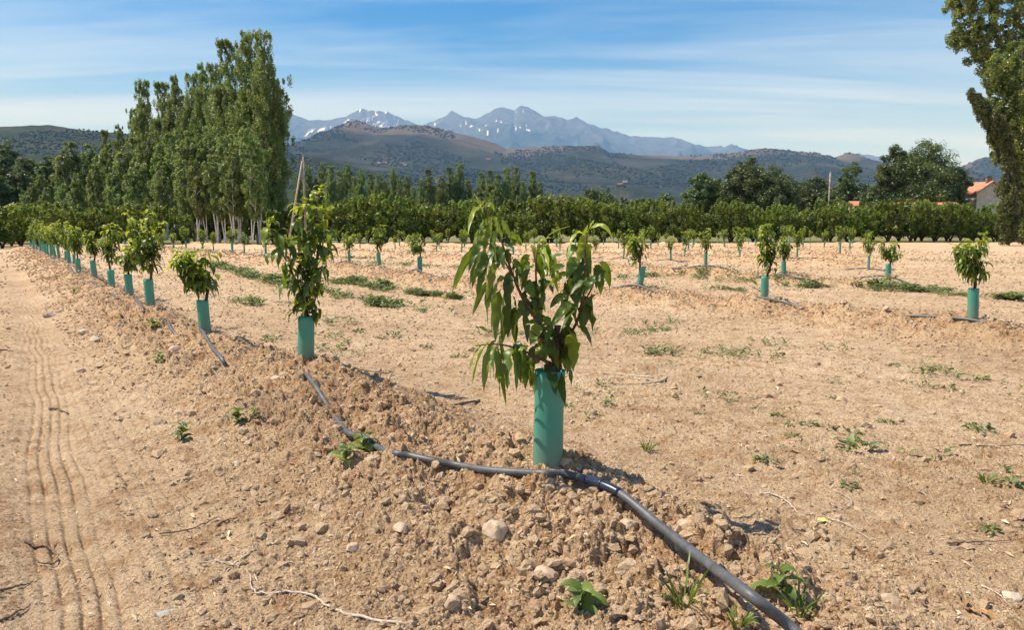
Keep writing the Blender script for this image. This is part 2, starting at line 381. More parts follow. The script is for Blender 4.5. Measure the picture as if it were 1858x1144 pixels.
R3 = [gp(x, y, ZT)[:2] for x, y in row3]; R4 = [gp(x, y, ZT)[:2] for x, y in row4]
SAP += [(p, 3, k) for k, p in enumerate(R3)]; extend(R3[-1], 3, len(R3), 2.3, 18)
SAP += [(p, 4, k) for k, p in enumerate(R4)]; extend(R4[-1], 4, len(R4), 2.4, 18)
offs = {3: float(np.mean([np.dot(p, NRM) for p in R3[:3]])), 4: float(np.mean([np.dot(p, NRM) for p in R4]))}
for r in range(5, 12):
    off = offs[4] + 5.6*(r-4); offs[r] = off
    for k in range(40):
        q = NRM*off + DIR*(-22 + 2.35*k + rngp.uniform(-0.25, 0.25)) + NRM*rngp.normal(0, 0.1)
        if q[1] < 10 or q[1] > 57: continue
        px = 929 + F*q[0]/q[1]
        if px > 1600 - (q[1]-24)*1.2 or px < -40: continue
        SAP.append((q, r, k))
SP = np.array([s[0] for s in SAP])

# ---------------------------------------------------------------- terrain
def polyd(x, y, P):
    """signed distance to a polyline (positive to the right of the row direction)"""
    best = np.full(x.shape, 1e9); sg = np.ones(x.shape)
    for a, b in zip(P[:-1], P[1:]):
        ab = b-a; L = np.dot(ab, ab); t = np.clip(((x-a[0])*ab[0]+(y-a[1])*ab[1])/L, 0, 1)
        ddx = x-(a[0]+t*ab[0]); ddy = y-(a[1]+t*ab[1]); d = np.hypot(ddx, ddy)
        s = np.sign(ab[1]*ddx-ab[0]*ddy); k = d < best; best = np.where(k, d, best); sg = np.where(k, s, sg)
    return best*sg
RUT = [gp(x, y, 0)[:2] for x, y in [(165,1300),(140,1144),(118,1000),(108,900),(100,820),(88,720),(72,640),(58,580),(40,530),(26,495)]]
RUT2 = [gp(x, y, 0)[:2] for x, y in [(400,1144),(330,1000),(270,900),(215,800),(160,690),(110,600),(80,540)]]
TRK = [[gp(x, y, 0)[:2] for x, y in l] for l in ([(880,700),(1150,650),(1500,700),(1858,790)], [(1040,590),(1300,620),(1600,640),(1900,720)], [(430,560),(650,640),(900,740),(1300,860),(1858,1010)])]
def ridge_w(x, y):
    x = np.asarray(x, float); y = np.asarray(y, float)
    wob = 0.12*perlin(x*0.9, y*0.9, 31)
    d1 = polyd(x, y, L1)+wob; sL = np.where(d1 < 0, 0.62, 0.36)
    w = np.exp(-(d1/sL)**2)
    d2 = polyd(x, y, L2)+wob; w2 = np.exp(-(d2/np.where(d2 < 0, 0.62, 0.45))**2)*(1)
    w = np.maximum(w, w2)
    n = x*NRM[0]+y*NRM[1]
    for r, off in offs.items():
        px = x/np.maximum(y, 1)
        w = np.maximum(w, np.exp(-((n-off+wob)/0.5)**2)*np.clip((0.56-px)*12, 0, 1)*(y > 5)*(y < 58))
    return w
def terrain(x, y, cell=0.01):
    x = np.asarray(x, float); y = np.asarray(y, float); cell = np.broadcast_to(np.asarray(cell, float), x.shape)
    rw = ridge_w(x, y)
    r = np.hypot(x, y); near = np.clip(1-(r-55)/30, 0, 1)
    z = 0.02*fbm(x*0.35, y*0.35, 3, 3)*near
    z = z + rw*(0.145 + 0.05*np.clip(y/14-.8, 0, 1) + 0.04*perlin(x*0.8, y*0.8, 9)) + rw*0.05*perlin(x*2.3, y*2.3, 19)
    for p in SP:
        d2 = (x-p[0])**2+(y-p[1])**2
        if p[1] < 30: z = z + 0.055*np.exp(-d2/0.09)
    def fade(size): return np.clip((size-cell*0.9)/(size*0.5), 0, 1)
    rough = 0.16 + 0.84*np.clip(rw*1.6, 0, 1)
    pn = np.clip(0.5+perlin(x*0.5, y*0.5, 77)*1.1, 0, 1)                    # rougher and smoother stretches of the open soil
    rough = np.maximum(rough, 0.16+0.20*pn)
    rough = np.where(r > 58, 0.2, rough)
    z = z + rough*0.05*fbm(x*3.0, y*3.0, 11, 3)*fade(0.33)
    wx = x+0.03*perlin(x*9, y*9, 51); wy = y+0.03*perlin(x*9, y*9, 52)
    wx2 = x+0.05*perlin(x*14, y*14, 53)+0.02*perlin(x*40, y*40, 55); wy2 = y+0.05*perlin(x*14, y*14, 54)+0.02*perlin(x*40, y*40, 56)
    z = z + rough*0.30*clods(wx2/0.17, wy2/0.17, 20, 0.40)*0.17*fade(0.2)*(1+.5*perlin(x*30, y*30, 57))
    wx = x+0.014*perlin(x*33, y*33, 51)+.006*perlin(x*90, y*90, 58); wy = y+0.014*perlin(x*33, y*33, 52)+.006*perlin(x*90, y*90, 59)
    z = z + rough*0.045*chunks(wx2/0.19, wy2/0.19, 25, .7)*fade(0.2)
    z = z + rough*0.027*chunks(wx/0.085, wy/0.085, 30)*fade(0.10)
    z = z + (0.16+0.84*rough)*0.0175*chunks(wx/0.036, wy/0.036, 40, .6)*fade(0.045)
    z = z + (0.55+0.45*rough)*0.0125*chunks(wx/0.0165, wy/0.0165, 50, .6)*fade(0.022)
    z = z + (0.3+0.7*rough)*0.006*ridged(x*34, y*34, 60, 3)*fade(0.02)
    # wheel rut: parallel grooves pressed into the dust
    d = polyd(x, y, RUT)+.035*perlin(x*1.1, y*1.1, 66); inr = np.exp(-(d/0.17)**4)
    gv = np.exp(-(((d/0.048+.5) % 1-.5)*0.048/0.0085)**2)
    z = z*(1-0.72*inr) - inr*0.018 - inr*0.020*gv*np.clip(1.8-r/12, 0, 1)*np.clip(0.7+0.9*perlin(x*7, y*3, 5), 0.3, 1.15)*np.clip(1.25-np.abs(d)/.16, .3, 1)
    d = polyd(x, y, RUT2); inr = np.exp(-(d/0.16)**4)
    z = z*(1-0.3*inr) - inr*0.006 - inr*0.007*np.exp(-(((d/0.058+.5) % 1-.5)*0.058/0.010)**2)*np.clip(1.6-r/8, 0, 1)
    for T in TRK:
        d = polyd(x, y, T); inr = np.exp(-(d/0.20)**4)
        z = z*(1-0.45*inr) - inr*0.012
    return z
def tz(x, y): return float(terrain(np.array([x]), np.array([y]), 0.06)[0])
def ground_hit(px, py, off=0.0):
    z = 0.05
    for _ in range(12):
        p = gp(px, py, z+off); z = 0.5*z + 0.5*tz(p[0], p[1])
    p = gp(px, py, z+off); return np.array([p[0], p[1], tz(p[0], p[1])+off])

rs = [0.5]
while rs[-1] < 23000:
    r = rs[-1]
    dr = max(0.0016*r, min(0.00075*r*r, 0.012*r)) if r < 16 else (0.012*r if r < 70 else 0.06*r)
    if r < 1.45: dr = 0.05
    rs.append(r+dr)
rs = np.array(rs)
th = np.concatenate([np.linspace(-math.pi, -0.86, 50, endpoint=False), np.linspace(-0.86, 0.86, 1290), np.linspace(0.86, math.pi, 51)[1:-1]])
RR, TH = np.meshgrid(rs, th, indexing='ij'); X = RR*np.sin(TH); Y = RR*np.cos(TH)
cell = np.gradient(rs)[:, None]*np.ones_like(X)*0.8
Z = terrain(X.ravel(), Y.ravel(), cell.ravel()).reshape(X.shape)
gx, gy = X.ravel(), Y.ravel()
rwv = ridge_w(gx, gy)
edge = gy-(60+0.14*gx)
grass = np.clip((edge)/2.0+0.6*perlin(gx*0.5, gy*0.5, 4), 0, 1)
nr, nth = X.shape
i, j = np.meshgrid(np.arange(nr-1), np.arange(nth), indexing='ij'); j2 = (j+1) % nth
Q = np.stack([i*nth+j, (i+1)*nth+j, (i+1)*nth+j2, i*nth+j2], -1).reshape(-1, 4)[:, ::-1]
V = np.stack([gx, gy, Z.ravel()], 1)
V = np.vstack([V, [[0, 0, 0.0]]]); c0 = len(V)-1; jj = np.arange(nth)
T = np.stack([jj, (jj+1) % nth, np.full(nth, c0)], 1)[:, ::-1]
me = mesh_np('ground', V, Q, T, True, {'ridge': np.append(np.clip(rwv, 0, 1), 0), 'grass': np.append(grass, 0)})
# make sure faces look up
me.update()
if me.polygons[1000].normal.z < 0: me.flip_normals()
ground = link('ground', me, M['soil']); tag(ground, kind='structure')
print('ground verts', len(V), nr, nth)

HOSEPX = [(1560,1260,.05),(1440,1144,.075),(1360,1080,.085),(1280,1020,.085),(1200,957,.075),(1130,903,.052),(1085,878,.035),(1040,866,.025),(1015,861,.02),(990,860,.02),(940,858,.018),(880,853,.018),(830,845,.016),
                    (785,837,.012),(745,828,.008),(715,824,-.002),(690,815,.007),(660,802,.012),(630,785,.02),(600,745,.02),(572,702,.02),(548,670,.022),(527,661,.018),(505,660,-.03),
                    (450,660,-.06),(418,665,-.03),(400,655,.014),(383,628,.018),(366,606,.018),(352,600,-.02),(330,604,-.04),(316,607,.012),(305,588,.018),(294,569,.018),(283,566,-.02),(265,568,-.02),(256,565,.014),(247,550,.018),(240,539,.018),(228,538,-.03),
                    (212,545,.014),(205,533,.018),(198,522,.018),(188,520,-.02),(178,524,.014),(173,514,.018),(168,508,.015),(158,505,-.03)]
HP = [ground_hit(a, b, max(c, 0)) for a, b, c in HOSEPX if a > 380]
# loose clods and litter
rng = np.random.default_rng(11)
def scatter(n, r0, r1, dens):
    r = np.exp(rng.uniform(math.log(r0), math.log(r1), n)); a = rng.uniform(-0.85, 0.85, n); x = r*np.sin(a); y = r*np.cos(a)
    k = rng.random(n) < dens(x, y, r); return x[k], y[k], r[k]
x, y, r = scatter(330000, 1.3, 45, lambda x, y, r: np.clip(0.10+ridge_w(x, y)*0.75, 0, 1)*(np.abs(polyd(x, y, RUT)) > .20)*(np.abs(polyd(x, y, [q[:2] for q in HP])) > .03))
sz = np.exp(rng.normal(math.log(0.0050), 0.68, len(x))); sz = np.clip(np.maximum(sz, 0.0010*r*rng.uniform(.6, 1.6, len(x))), 0.0025, 0.017+0.0045*np.minimum(r, 9))
z = terrain(x, y, 0.02)
V, T, m = lumps(np.stack([x, y, z+sz*0.25], 1), sz, rng, 1, 0.8, 0.36)
me = mesh_np('soil_clods', V, None, T, False, {'tint': np.repeat(rng.random(len(x)), m)})
tag(link('soil_clods', me, M['clod']), 'crumbs and small clods of dry sandy soil scattered along the planted ridges', 'soil clods', kind='stuff')
print('clods', len(x))
# litter: straw bits, flakes of dead leaf
x, y, r = scatter(52000, 1.3, 22, lambda x, y, r: 0.75+0*x)
n = len(x); z = terrain(x, y, 0.02)+0.003
a = rng.uniform(0, 6.28, n); ln = np.clip(np.exp(rng.normal(math.log(0.010), 0.55, n)), 0.004, 0.032)*(1+r*0.05); wd = ln*rng.uniform(0.08, 0.4, n)
d = np.stack([np.cos(a), np.sin(a), rng.normal(0, 0.35, n)], 1); p = np.stack([x, y, z+ln*0.2], 1)
hint = rng.normal(0, 0.5, (n, 3)); hint[:, 2] += 1
V, Q, t = leaf_batch(p-d*ln[:, None]/2, p+np.stack([0*x, 0*x, ln*0.15], 1), p+d*ln[:, None]/2, wd, hint, rng.random(n), 2, 0.3)
mm, tt, bb = mat('litter'); tt.links.new(ramp(tt, attr(tt, 'tint'), [(0, (0.10, 0.05, 0.03)), (0.35, (0.32, 0.19, 0.10)), (0.7, (0.60, 0.46, 0.28)), (1, (0.62, 0.50, 0.34))]).outputs[0], bb.inputs['Base Color']); bb.inputs['Roughness'].default_value = 0.8
tag(link('plant_litter', mesh_np('plant_litter', V, Q, None, False, {'tint': t}), mm), 'bits of straw and dead leaf strewn over the bare soil', 'plant litter', kind='stuff')

# ---------------------------------------------------------------- saplings
ORD = ['first','second','third','fourth','fifth','sixth','seventh','eighth','ninth','tenth','eleventh','twelfth','thirteenth','fourteenth','fifteenth','sixteenth','seventeenth','eighteenth','nineteenth','twentieth']
TENS = {2:'twenty',3:'thirty',4:'forty',5:'fifty',6:'sixty',7:'seventy',8:'eighty',9:'ninety'}; ONES = ORD[:9]
def ordinal(n):
    if n <= 20: return ORD[n-1]
    if n >= 100: return 'hundred and '+ordinal(n-100) if n > 100 else 'hundredth'
    t, o = divmod(n, 10)
    return TENS[t]+'-'+ONES[o-1] if o else TENS[t][:-1]+'ieth'
def tube_mesh(name, h, r, sides=28, lean=(0, 0), seam=True):
    """open plastic sleeve: wall with thickness, slight octagonal set from its folds"""
    V = []; nz = 15; hh = np.linspace(-0.06, h, nz)
    ang = np.arange(sides)*2*math.pi/sides
    rr = r*(1+0.018*np.cos(ang*5+0.7)+0.02*np.cos(2*ang)+0.05*np.exp(-((ang-5.1)/.09)**2))
    for k, z in enumerate(hh):
        q_ = rr*(1+.018*np.sin(z*23+ang*2)); V.append(np.stack([np.cos(ang)*q_+lean[0]*z, np.sin(ang)*q_+lean[1]*z, np.full(sides, z)], 1))
    for z in (h, -0.06):
        V.append(np.stack([np.cos(ang)*(rr-0.0022)+lean[0]*z, np.sin(ang)*(rr-0.0022)+lean[1]*z, np.full(sides, z)], 1))
    V = np.concatenate(V); k = np.arange(sides); k2 = (k+1) % sides; Q = []
    for i in range(nz+1): o = i*sides; Q.append(np.stack([o+k, o+k2, o+sides+k2, o+sides+k], 1))
    return mesh_np(name, V, np.concatenate(Q), None, True)
def grow(seed, H, W, ts, stem_h, leafL, nleaf, nbr=6, side=None, bushy=0.5, paths=None):
    """returns (wood Tubes, Leaves). local origin at tube base; ts tube height; H total height; W crown width"""
    rg = np.random.default_rng(seed); wood = Tubes(); lv = Leaves()
    tr = 0.016
    if paths is None:
        cy = stem_h
        lean = rg.normal(0, 0.05, 2)
        wood.add([(0, 0, 0), (lean[0]*0.3, lean[1]*0.3, cy*0.6), (lean[0], lean[1], cy)], [tr, tr*0.95, tr*0.8], 8)
        paths = []
        for i in range(nbr):
            a = i*2.4+rg.uniform(-0.4, 0.4); z0 = ts+ (cy-ts)*rg.uniform(0.2, 1.0)
            reach = W*0.5*rg.uniform(0.4, 0.95); top = z0+(H-z0)*rg.uniform(0.35, 0.95) if i else H*0.97
            if i == 0: reach *= 0.25
            if side is not None and i: a = side+rg.normal(0, 1.0)
            dx, dy_ = math.cos(a)*reach, math.sin(a)*reach
            P = [(lean[0]*z0/cy, lean[1]*z0/cy, z0), (dx*0.45, dy_*0.45, z0+(top-z0)*0.3), (dx*0.85, dy_*0.85, z0+(top-z0)*0.7), (dx*1.05, dy_*1.05, top)]
            paths.append((P, tr*0.5 if i else tr*0.7))
    tot = sum(np.sum(np.linalg.norm(np.diff(np.array(P), axis=0), axis=1)) for P, _ in paths)
    for P, r0 in paths:
        S = spline(P, 14); ln = np.sum(np.linalg.norm(np.diff(S, axis=0), axis=1))
        wood.add(S, np.linspace(r0, 0.0015, len(S)), 6)
        n = max(6, int(nleaf*ln/tot)); u = rg.uniform(0.10, 1.0, n)**0.85; u[-4:] = rg.uniform(0.93, 1, 4)
        k = u*(len(S)-1); i0 = np.clip(k.astype(int), 0, len(S)-2); f = (k-i0)[:, None]; B = S[i0]*(1-f)+S[i0+1]*f
        # small side spurs spread the leaves away from the branch
        B = B + rg.normal(0, 1, (n, 3))*np.array([1, 1, 0.6])*(0.05*bushy+0.012)*(W/0.5)*(1-u*0.7)[:, None]
        a = rg.uniform(0, 6.28, n); L = leafL*rg.uniform(0.6, 1.15, n)*(1-0.35*(u > 0.95))
        out = np.stack([np.cos(a), np.sin(a), 0*a], 1); young = (u > 0.9)
        up = np.where(young, rg.uniform(0.2, 0.9, n), rg.uniform(-0.15, 0.5, n))
        P1 = B + (out*0.55+np.array([0, 0, 1])*up[:, None]*0.55)*L[:, None]
        dr = np.where(young, rg.uniform(-0.3, 0.5, n), rg.uniform(0.45, 1.05, n))
        P2 = B + out*(L*rg.uniform(0.35, 0.75, n))[:, None] + np.array([0, 0, -1])*(dr*L*0.8)[:, None]
        hint = out*0.7 + np.array([0, 0, 1.0]) + rg.normal(0, 0.35, (n, 3))
        tint = np.clip(0.38+0.22*rg.normal(size=n)+0.42*(u > 0.85)+0.12*(B[:, 2]/H-0.6), 0, 1)
        lv.add(leaf_batch(B, P1, P2, L*rg.uniform(0.26, 0.36, n), hint, tint, 6, 0.22, 0.18, rg))
    return wood, lv
def sapling(loc, wood, lv, th, tr, lean=(0, 0), rz=0):
    o = empty('peach_sapling', loc, rz)
    link('trunk', wood.mesh('trunk'), M['sapling_bark'], o); link('foliage', lv.mesh('foliage'), M['sapling_leaf'], o)
    link('tube', tube_mesh('tube', th, tr, lean=lean), M['tube'], o)
    return o
GRP = 'young peach saplings in green tubes planted in rows'
# --- the foreground sapling, branch by branch and leaf by leaf
p0 = R1[0]; D1 = p0[1]; z0 = tz(p0[0], p0[1])
print('tree1', p0, z0, 'expected z', ZT)
base1 = np.array([p0[0], p0[1], z0])
def loc1(px, py, dd=0.0): return at_depth(px, py, D1+dd)-base1
rg = np.random.default_rng(3)
wood = Tubes()
wood.add([(0.01, 0, 0), loc1(1008, 700), loc1(1010, 640), loc1(1013, 591)], [0.016, 0.016, 0.0155, 0.0145], 12)
br = {'a': ([(1004,655,0),(985,600,-.02),(950,545,-.04),(927,490,-.03),(908,432,0),(886,385,.02),(870,362,.03)], 0.0075),
      'b': ([(1000,650,.02),(978,600,.03),(975,540,.04),(972,490,.04),(975,455,.05),(990,440,.06)], 0.007),
      'c': ([(1014,612,0),(1040,598,-.02),(1055,555,-.04),(1063,500,-.05),(1062,450,-.04),(1068,415,-.03)], 0.0065),
      'd': ([(1004,662,0),(975,648,-.05),(935,632,-.08),(900,625,-.10),(862,628,-.12)], 0.006),
      'e': ([(930,500,-.03),(912,470,-.06),(885,440,-.08)], 0.004),
      'f': ([(1052,560,-.03),(1075,520,-.05),(1082,480,-.05)], 0.004),
      'g': ([(1006,640,-.01),(985,618,-.07),(960,600,-.09)], 0.005),
      'h': ([(1012,630,0),(1030,610,-.06),(1040,600,-.08)], 0.004),
      'i': ([(1000,665,0),(985,655,-.08),(965,650,-.11)], 0.005)}
for k, (P, r0) in br.items():
    S = spline([loc1(a, b, c) for a, b, c in P], 16); wood.add(S, np.linspace(r0, 0.0016, len(S)), 8)
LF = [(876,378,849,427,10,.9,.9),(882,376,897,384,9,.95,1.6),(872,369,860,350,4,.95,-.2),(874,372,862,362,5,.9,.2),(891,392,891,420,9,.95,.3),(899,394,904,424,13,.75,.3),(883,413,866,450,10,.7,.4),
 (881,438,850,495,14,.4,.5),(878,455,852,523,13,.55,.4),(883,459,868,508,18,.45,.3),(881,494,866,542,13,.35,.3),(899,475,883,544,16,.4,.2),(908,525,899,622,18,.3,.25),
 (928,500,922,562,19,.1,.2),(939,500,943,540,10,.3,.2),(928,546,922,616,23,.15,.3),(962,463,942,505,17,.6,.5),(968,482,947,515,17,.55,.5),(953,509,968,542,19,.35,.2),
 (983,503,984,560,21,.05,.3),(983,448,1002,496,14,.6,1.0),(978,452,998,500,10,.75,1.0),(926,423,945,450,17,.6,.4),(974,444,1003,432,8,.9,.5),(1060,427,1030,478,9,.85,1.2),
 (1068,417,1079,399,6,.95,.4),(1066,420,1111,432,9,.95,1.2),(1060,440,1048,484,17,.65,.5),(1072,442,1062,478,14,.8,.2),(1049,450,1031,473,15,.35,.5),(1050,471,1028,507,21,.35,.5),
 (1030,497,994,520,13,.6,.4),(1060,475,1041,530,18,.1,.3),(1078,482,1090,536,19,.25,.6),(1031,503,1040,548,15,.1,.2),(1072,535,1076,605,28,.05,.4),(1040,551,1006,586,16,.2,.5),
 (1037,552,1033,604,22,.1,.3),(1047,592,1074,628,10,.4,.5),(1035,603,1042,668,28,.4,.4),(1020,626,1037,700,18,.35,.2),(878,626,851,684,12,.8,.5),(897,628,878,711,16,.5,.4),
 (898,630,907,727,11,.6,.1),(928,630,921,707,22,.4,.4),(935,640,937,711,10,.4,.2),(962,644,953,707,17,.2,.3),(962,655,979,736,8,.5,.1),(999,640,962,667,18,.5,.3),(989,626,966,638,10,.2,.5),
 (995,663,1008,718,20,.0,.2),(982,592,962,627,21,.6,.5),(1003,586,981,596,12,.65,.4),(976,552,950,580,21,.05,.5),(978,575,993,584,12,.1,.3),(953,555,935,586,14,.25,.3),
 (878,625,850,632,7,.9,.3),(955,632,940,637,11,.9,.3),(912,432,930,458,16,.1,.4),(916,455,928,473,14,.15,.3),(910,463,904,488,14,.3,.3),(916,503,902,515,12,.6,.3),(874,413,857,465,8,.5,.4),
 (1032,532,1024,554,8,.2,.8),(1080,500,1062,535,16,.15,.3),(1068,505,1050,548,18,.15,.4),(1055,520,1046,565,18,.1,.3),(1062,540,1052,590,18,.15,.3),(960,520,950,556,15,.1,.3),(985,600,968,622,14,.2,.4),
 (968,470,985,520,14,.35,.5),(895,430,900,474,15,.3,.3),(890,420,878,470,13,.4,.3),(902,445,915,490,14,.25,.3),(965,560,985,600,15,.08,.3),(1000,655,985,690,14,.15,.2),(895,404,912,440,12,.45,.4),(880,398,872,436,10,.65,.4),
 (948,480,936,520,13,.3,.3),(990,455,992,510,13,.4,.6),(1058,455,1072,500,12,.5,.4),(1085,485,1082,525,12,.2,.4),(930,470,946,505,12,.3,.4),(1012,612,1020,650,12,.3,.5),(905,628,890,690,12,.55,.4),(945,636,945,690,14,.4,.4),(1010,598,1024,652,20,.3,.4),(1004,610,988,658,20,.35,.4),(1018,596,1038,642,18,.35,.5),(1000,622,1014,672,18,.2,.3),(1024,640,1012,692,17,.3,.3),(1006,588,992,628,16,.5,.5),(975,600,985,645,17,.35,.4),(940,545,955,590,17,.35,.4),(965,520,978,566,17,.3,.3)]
L = np.array(LF, float); n = len(L)
dep = np.zeros(n); segs = [(P[i], P[i+1]) for k, (P, _) in br.items() for i in range(len(P)-1)]
for i in range(n):       # each leaf springs from the nearest branch point
    bd = 1e9
    for a, b in segs:
        a = np.array(a); b = np.array(b); t = np.clip(np.dot(L[i, :2]-a[:2], b[:2]-a[:2])/np.dot(b[:2]-a[:2], b[:2]-a[:2]), 0, 1)
        q = a+(b-a)*t; dd = np.linalg.norm(q[:2]-L[i, :2])
        if dd < bd: bd = dd; dep[i] = q[2]
lv = Leaves()
dep = dep + rg.normal(0, 0.018, n)
B = np.array([loc1(L[i, 0], L[i, 1], dep[i]) for i in range(n)])
ln0 = np.hypot(L[:, 2]-L[:, 0], L[:, 3]-L[:, 1])*D1/F
tipd = dep + rg.normal(-0.2, 0.5, n)*ln0
T2 = np.array([loc1(L[i, 2], L[i, 3], tipd[i]) for i in range(n)])
mid = (B+T2)/2
dxy = np.sign(T2[:, 0]-B[:, 0]+1e-6)*rg.uniform(.5, 1.2, n)
ctrl = B*0.6+T2*0.4 + np.stack([dxy*ln0*0.22*np.abs(L[:, 6]), rg.normal(0, 0.12, n)*ln0, ln0*L[:, 6]*0.55], 1)
hint = np.stack([rg.normal(-.55, 0.6, n), -.75+.3*rg.normal(size=n), rg.uniform(0.0, 1.1, n)], 1)
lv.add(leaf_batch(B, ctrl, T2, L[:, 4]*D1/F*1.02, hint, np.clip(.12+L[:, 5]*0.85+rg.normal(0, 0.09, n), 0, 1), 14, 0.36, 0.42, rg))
# petioles
for i in range(n):
    pass
# some leaves behind the front ones
k = rg.choice(n, 150); off = rg.normal(0, 0.019, (150, 3)); off[:, 1] = np.abs(off[:, 1])*3
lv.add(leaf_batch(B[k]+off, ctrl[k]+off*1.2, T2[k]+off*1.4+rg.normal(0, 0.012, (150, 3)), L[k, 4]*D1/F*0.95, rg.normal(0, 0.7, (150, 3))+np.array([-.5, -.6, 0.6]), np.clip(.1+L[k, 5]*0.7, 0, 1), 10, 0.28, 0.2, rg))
o = empty('peach_sapling', tuple(base1))
link('trunk', wood.mesh('trunk'), M['sapling_bark'], o); link('foliage', lv.mesh('foliage'), M['sapling_leaf'], o)
th1 = loc1(996, 672)[2]; tb = link('tube', tube_mesh('tube', th1+0.0, 54/2*D1/F, 40, lean=(0.02, 0)), M['tube'], o)
tag(o, 'largest peach sapling in the foreground, rising from a tall green tube with drooping leaves', 'sapling', GRP)
# --- second sapling, along traced branches
p = R1[1]; D2 = p[1]; b2 = np.array([p[0], p[1], tz(p[0], p[1])])
def loc2(px, py, dd=0.0): return at_depth(px, py, D2+dd)-b2
paths = [([loc2(558, 600), loc2(557, 540), loc2(560, 480, .02), loc2(570, 400, .03), loc2(584, 335, .02)], 0.011),
         ([loc2(556, 560), loc2(540, 515, -.03), loc2(515, 465, -.05), loc2(495, 425, -.06), loc2(484, 395, -.06)], 0.007),
         ([loc2(559, 520), loc2(572, 480, .05), loc2(590, 430, .08), loc2(592, 380, .08)], 0.006),
         ([loc2(559, 500), loc2(545, 450, .0), loc2(548, 400, .0), loc2(560, 360, .0)], 0.006),
         ([loc2(558, 540), loc2(575, 515, -.05), loc2(588, 470, -.09)], 0.005),
         ([loc2(558, 575), loc2(570, 555, -.05), loc2(574, 535, -.06)], 0.003),
         ([loc2(557, 572), loc2(548, 555, -.04), loc2(544, 550, -.05)], 0.003)]
wood, lv = grow(21, 1.2, 0.42, 0.36, 0.6, 0.135, 330, paths=paths, bushy=0.8)
wood.add([(0.008, 0, 0), loc2(558, 600)], [0.017, 0.014], 8)
o = sapling(tuple(b2), wood, lv, loc2(559, 574)[2], 29/2*D2/F, (0.05, 0))
tag(o, 'tall slender peach sapling, second in the left row, with one arm reaching left', 'sapling', GRP)
# --- individually grown near saplings: (index, tube px height, top px y, crown px width, side)
near = {(1,2): (62,445,100,2.8,.9,'short wide peach sapling, third in the left row, leaning its leaves left'),
        (1,3): (52,385,80,None,.8,'full leafy peach sapling, fourth in the left row, over a clean green tube'),
        (1,4): (38,455,40,0.2,.5,'thin peach sapling with a bare stem above its tube, fifth in the left row'),
        (1,5): (36,402,45,None,.5,'narrow upright peach sapling, sixth in the left row'),
        (1,6): (28,425,38,2.9,.6,'low leafy peach sapling, seventh in the left row'),
        (1,7): (27,412,34,None,.5,'upright peach sapling, eighth in the left row'),
        (2,0): (53,422,74,2.9,.5,'large peach sapling with bright turquoise tube at the right edge of the field'),
        (2,1): (40,405,38,None,.8,'narrow columnar peach sapling in the second row, behind the foreground one to the right'),
        (2,2): (36,420,50,3.0,.7,'peach sapling hanging left over its tilted tube, third in the second row'),
        (2,3): (28,430,52,3.0,.7,'peach sapling just left of the foreground one, fourth in the second row'),
        (2,4): (23,412,34,None,.7,'peach sapling fifth in the second row, with a peaked crown'),
        (3,0): (30,432,44,None,.6,'peach sapling nearest the right end of the third row'),
        (3,1): (26,425,30,None,.6,'tall narrow peach sapling, second in the third row')}
variants = []
for v in range(6):
    wood, lv = grow(100+v, 1.0, 0.52, 0.33, 0.50, 0.135, 240, nbr=8, bushy=0.9)
    variants.append((wood.mesh('trunk'), lv.mesh('foliage'), tube_mesh('tube', 0.37, 0.046, 16)))
rowname = {1: 'left row', 2: 'second row', 3: 'third row', 4: 'fourth row', 5: 'fifth row', 6: 'sixth row', 7: 'seventh row', 8: 'eighth row', 9: 'ninth row', 10: 'tenth row', 11: 'eleventh row'}
cnt = {}; rg = np.random.default_rng(8)
for q, row, k in SAP:
    cnt[row] = cnt.get(row, 0)+1; idx = cnt[row]
    if row == 1 and k < 2: continue
    d = q[1]; z = tz(q[0], q[1])
    if (row, k) in near:
        tp, top, cw, side, bushy, lab = near[(row, k)]
        th_ = tp*d/F; py_base = (row1 if row == 1 else row2 if row == 2 else row3)[k][1]
        H = (py_base-top)*d/F*1.0; W = cw*d/F
        wood, lv = grow(300+row*20+k, H, W*0.95, th_, th_+(H-th_)*(0.35 if (row, k) != (1, 4) else 0.5), 0.13, 260 if cw < 60 else 330, nbr=9, side=side, bushy=bushy)
        o = sapling((q[0], q[1], z), wood, lv, th_, 0.049, lean=(0.16 if (row, k) == (2, 2) else rg.normal(0, 0.03), 0))
        tag(o, lab, 'sapling', GRP); continue
    v = variants[rg.integers(6)]
    o = empty('peach_sapling', (q[0], q[1], z-0.01), rg.uniform(0, 6.28))
    s = rg.uniform(0.85, 1.15)*(1.05 if row == 1 else 0.92); o.scale = (s*rg.uniform(0.7, 1.05), s*rg.uniform(0.7, 1.05), s*rg.uniform(.9, 1.15))
    link('trunk', v[0], M['sapling_bark'], o); link('foliage', v[1], M['sapling_leaf'], o); link('tube', v[2], M['tube'], o)
    o.rotation_euler[0] = rg.normal(0, 0.04)
    far = 'small young' if d > 30 else 'young'
    tag(o, f'{far} peach sapling, {ordinal(idx)} from the near end of the {rowname[row]}', 'sapling', GRP)
print('saplings', len(SAP))

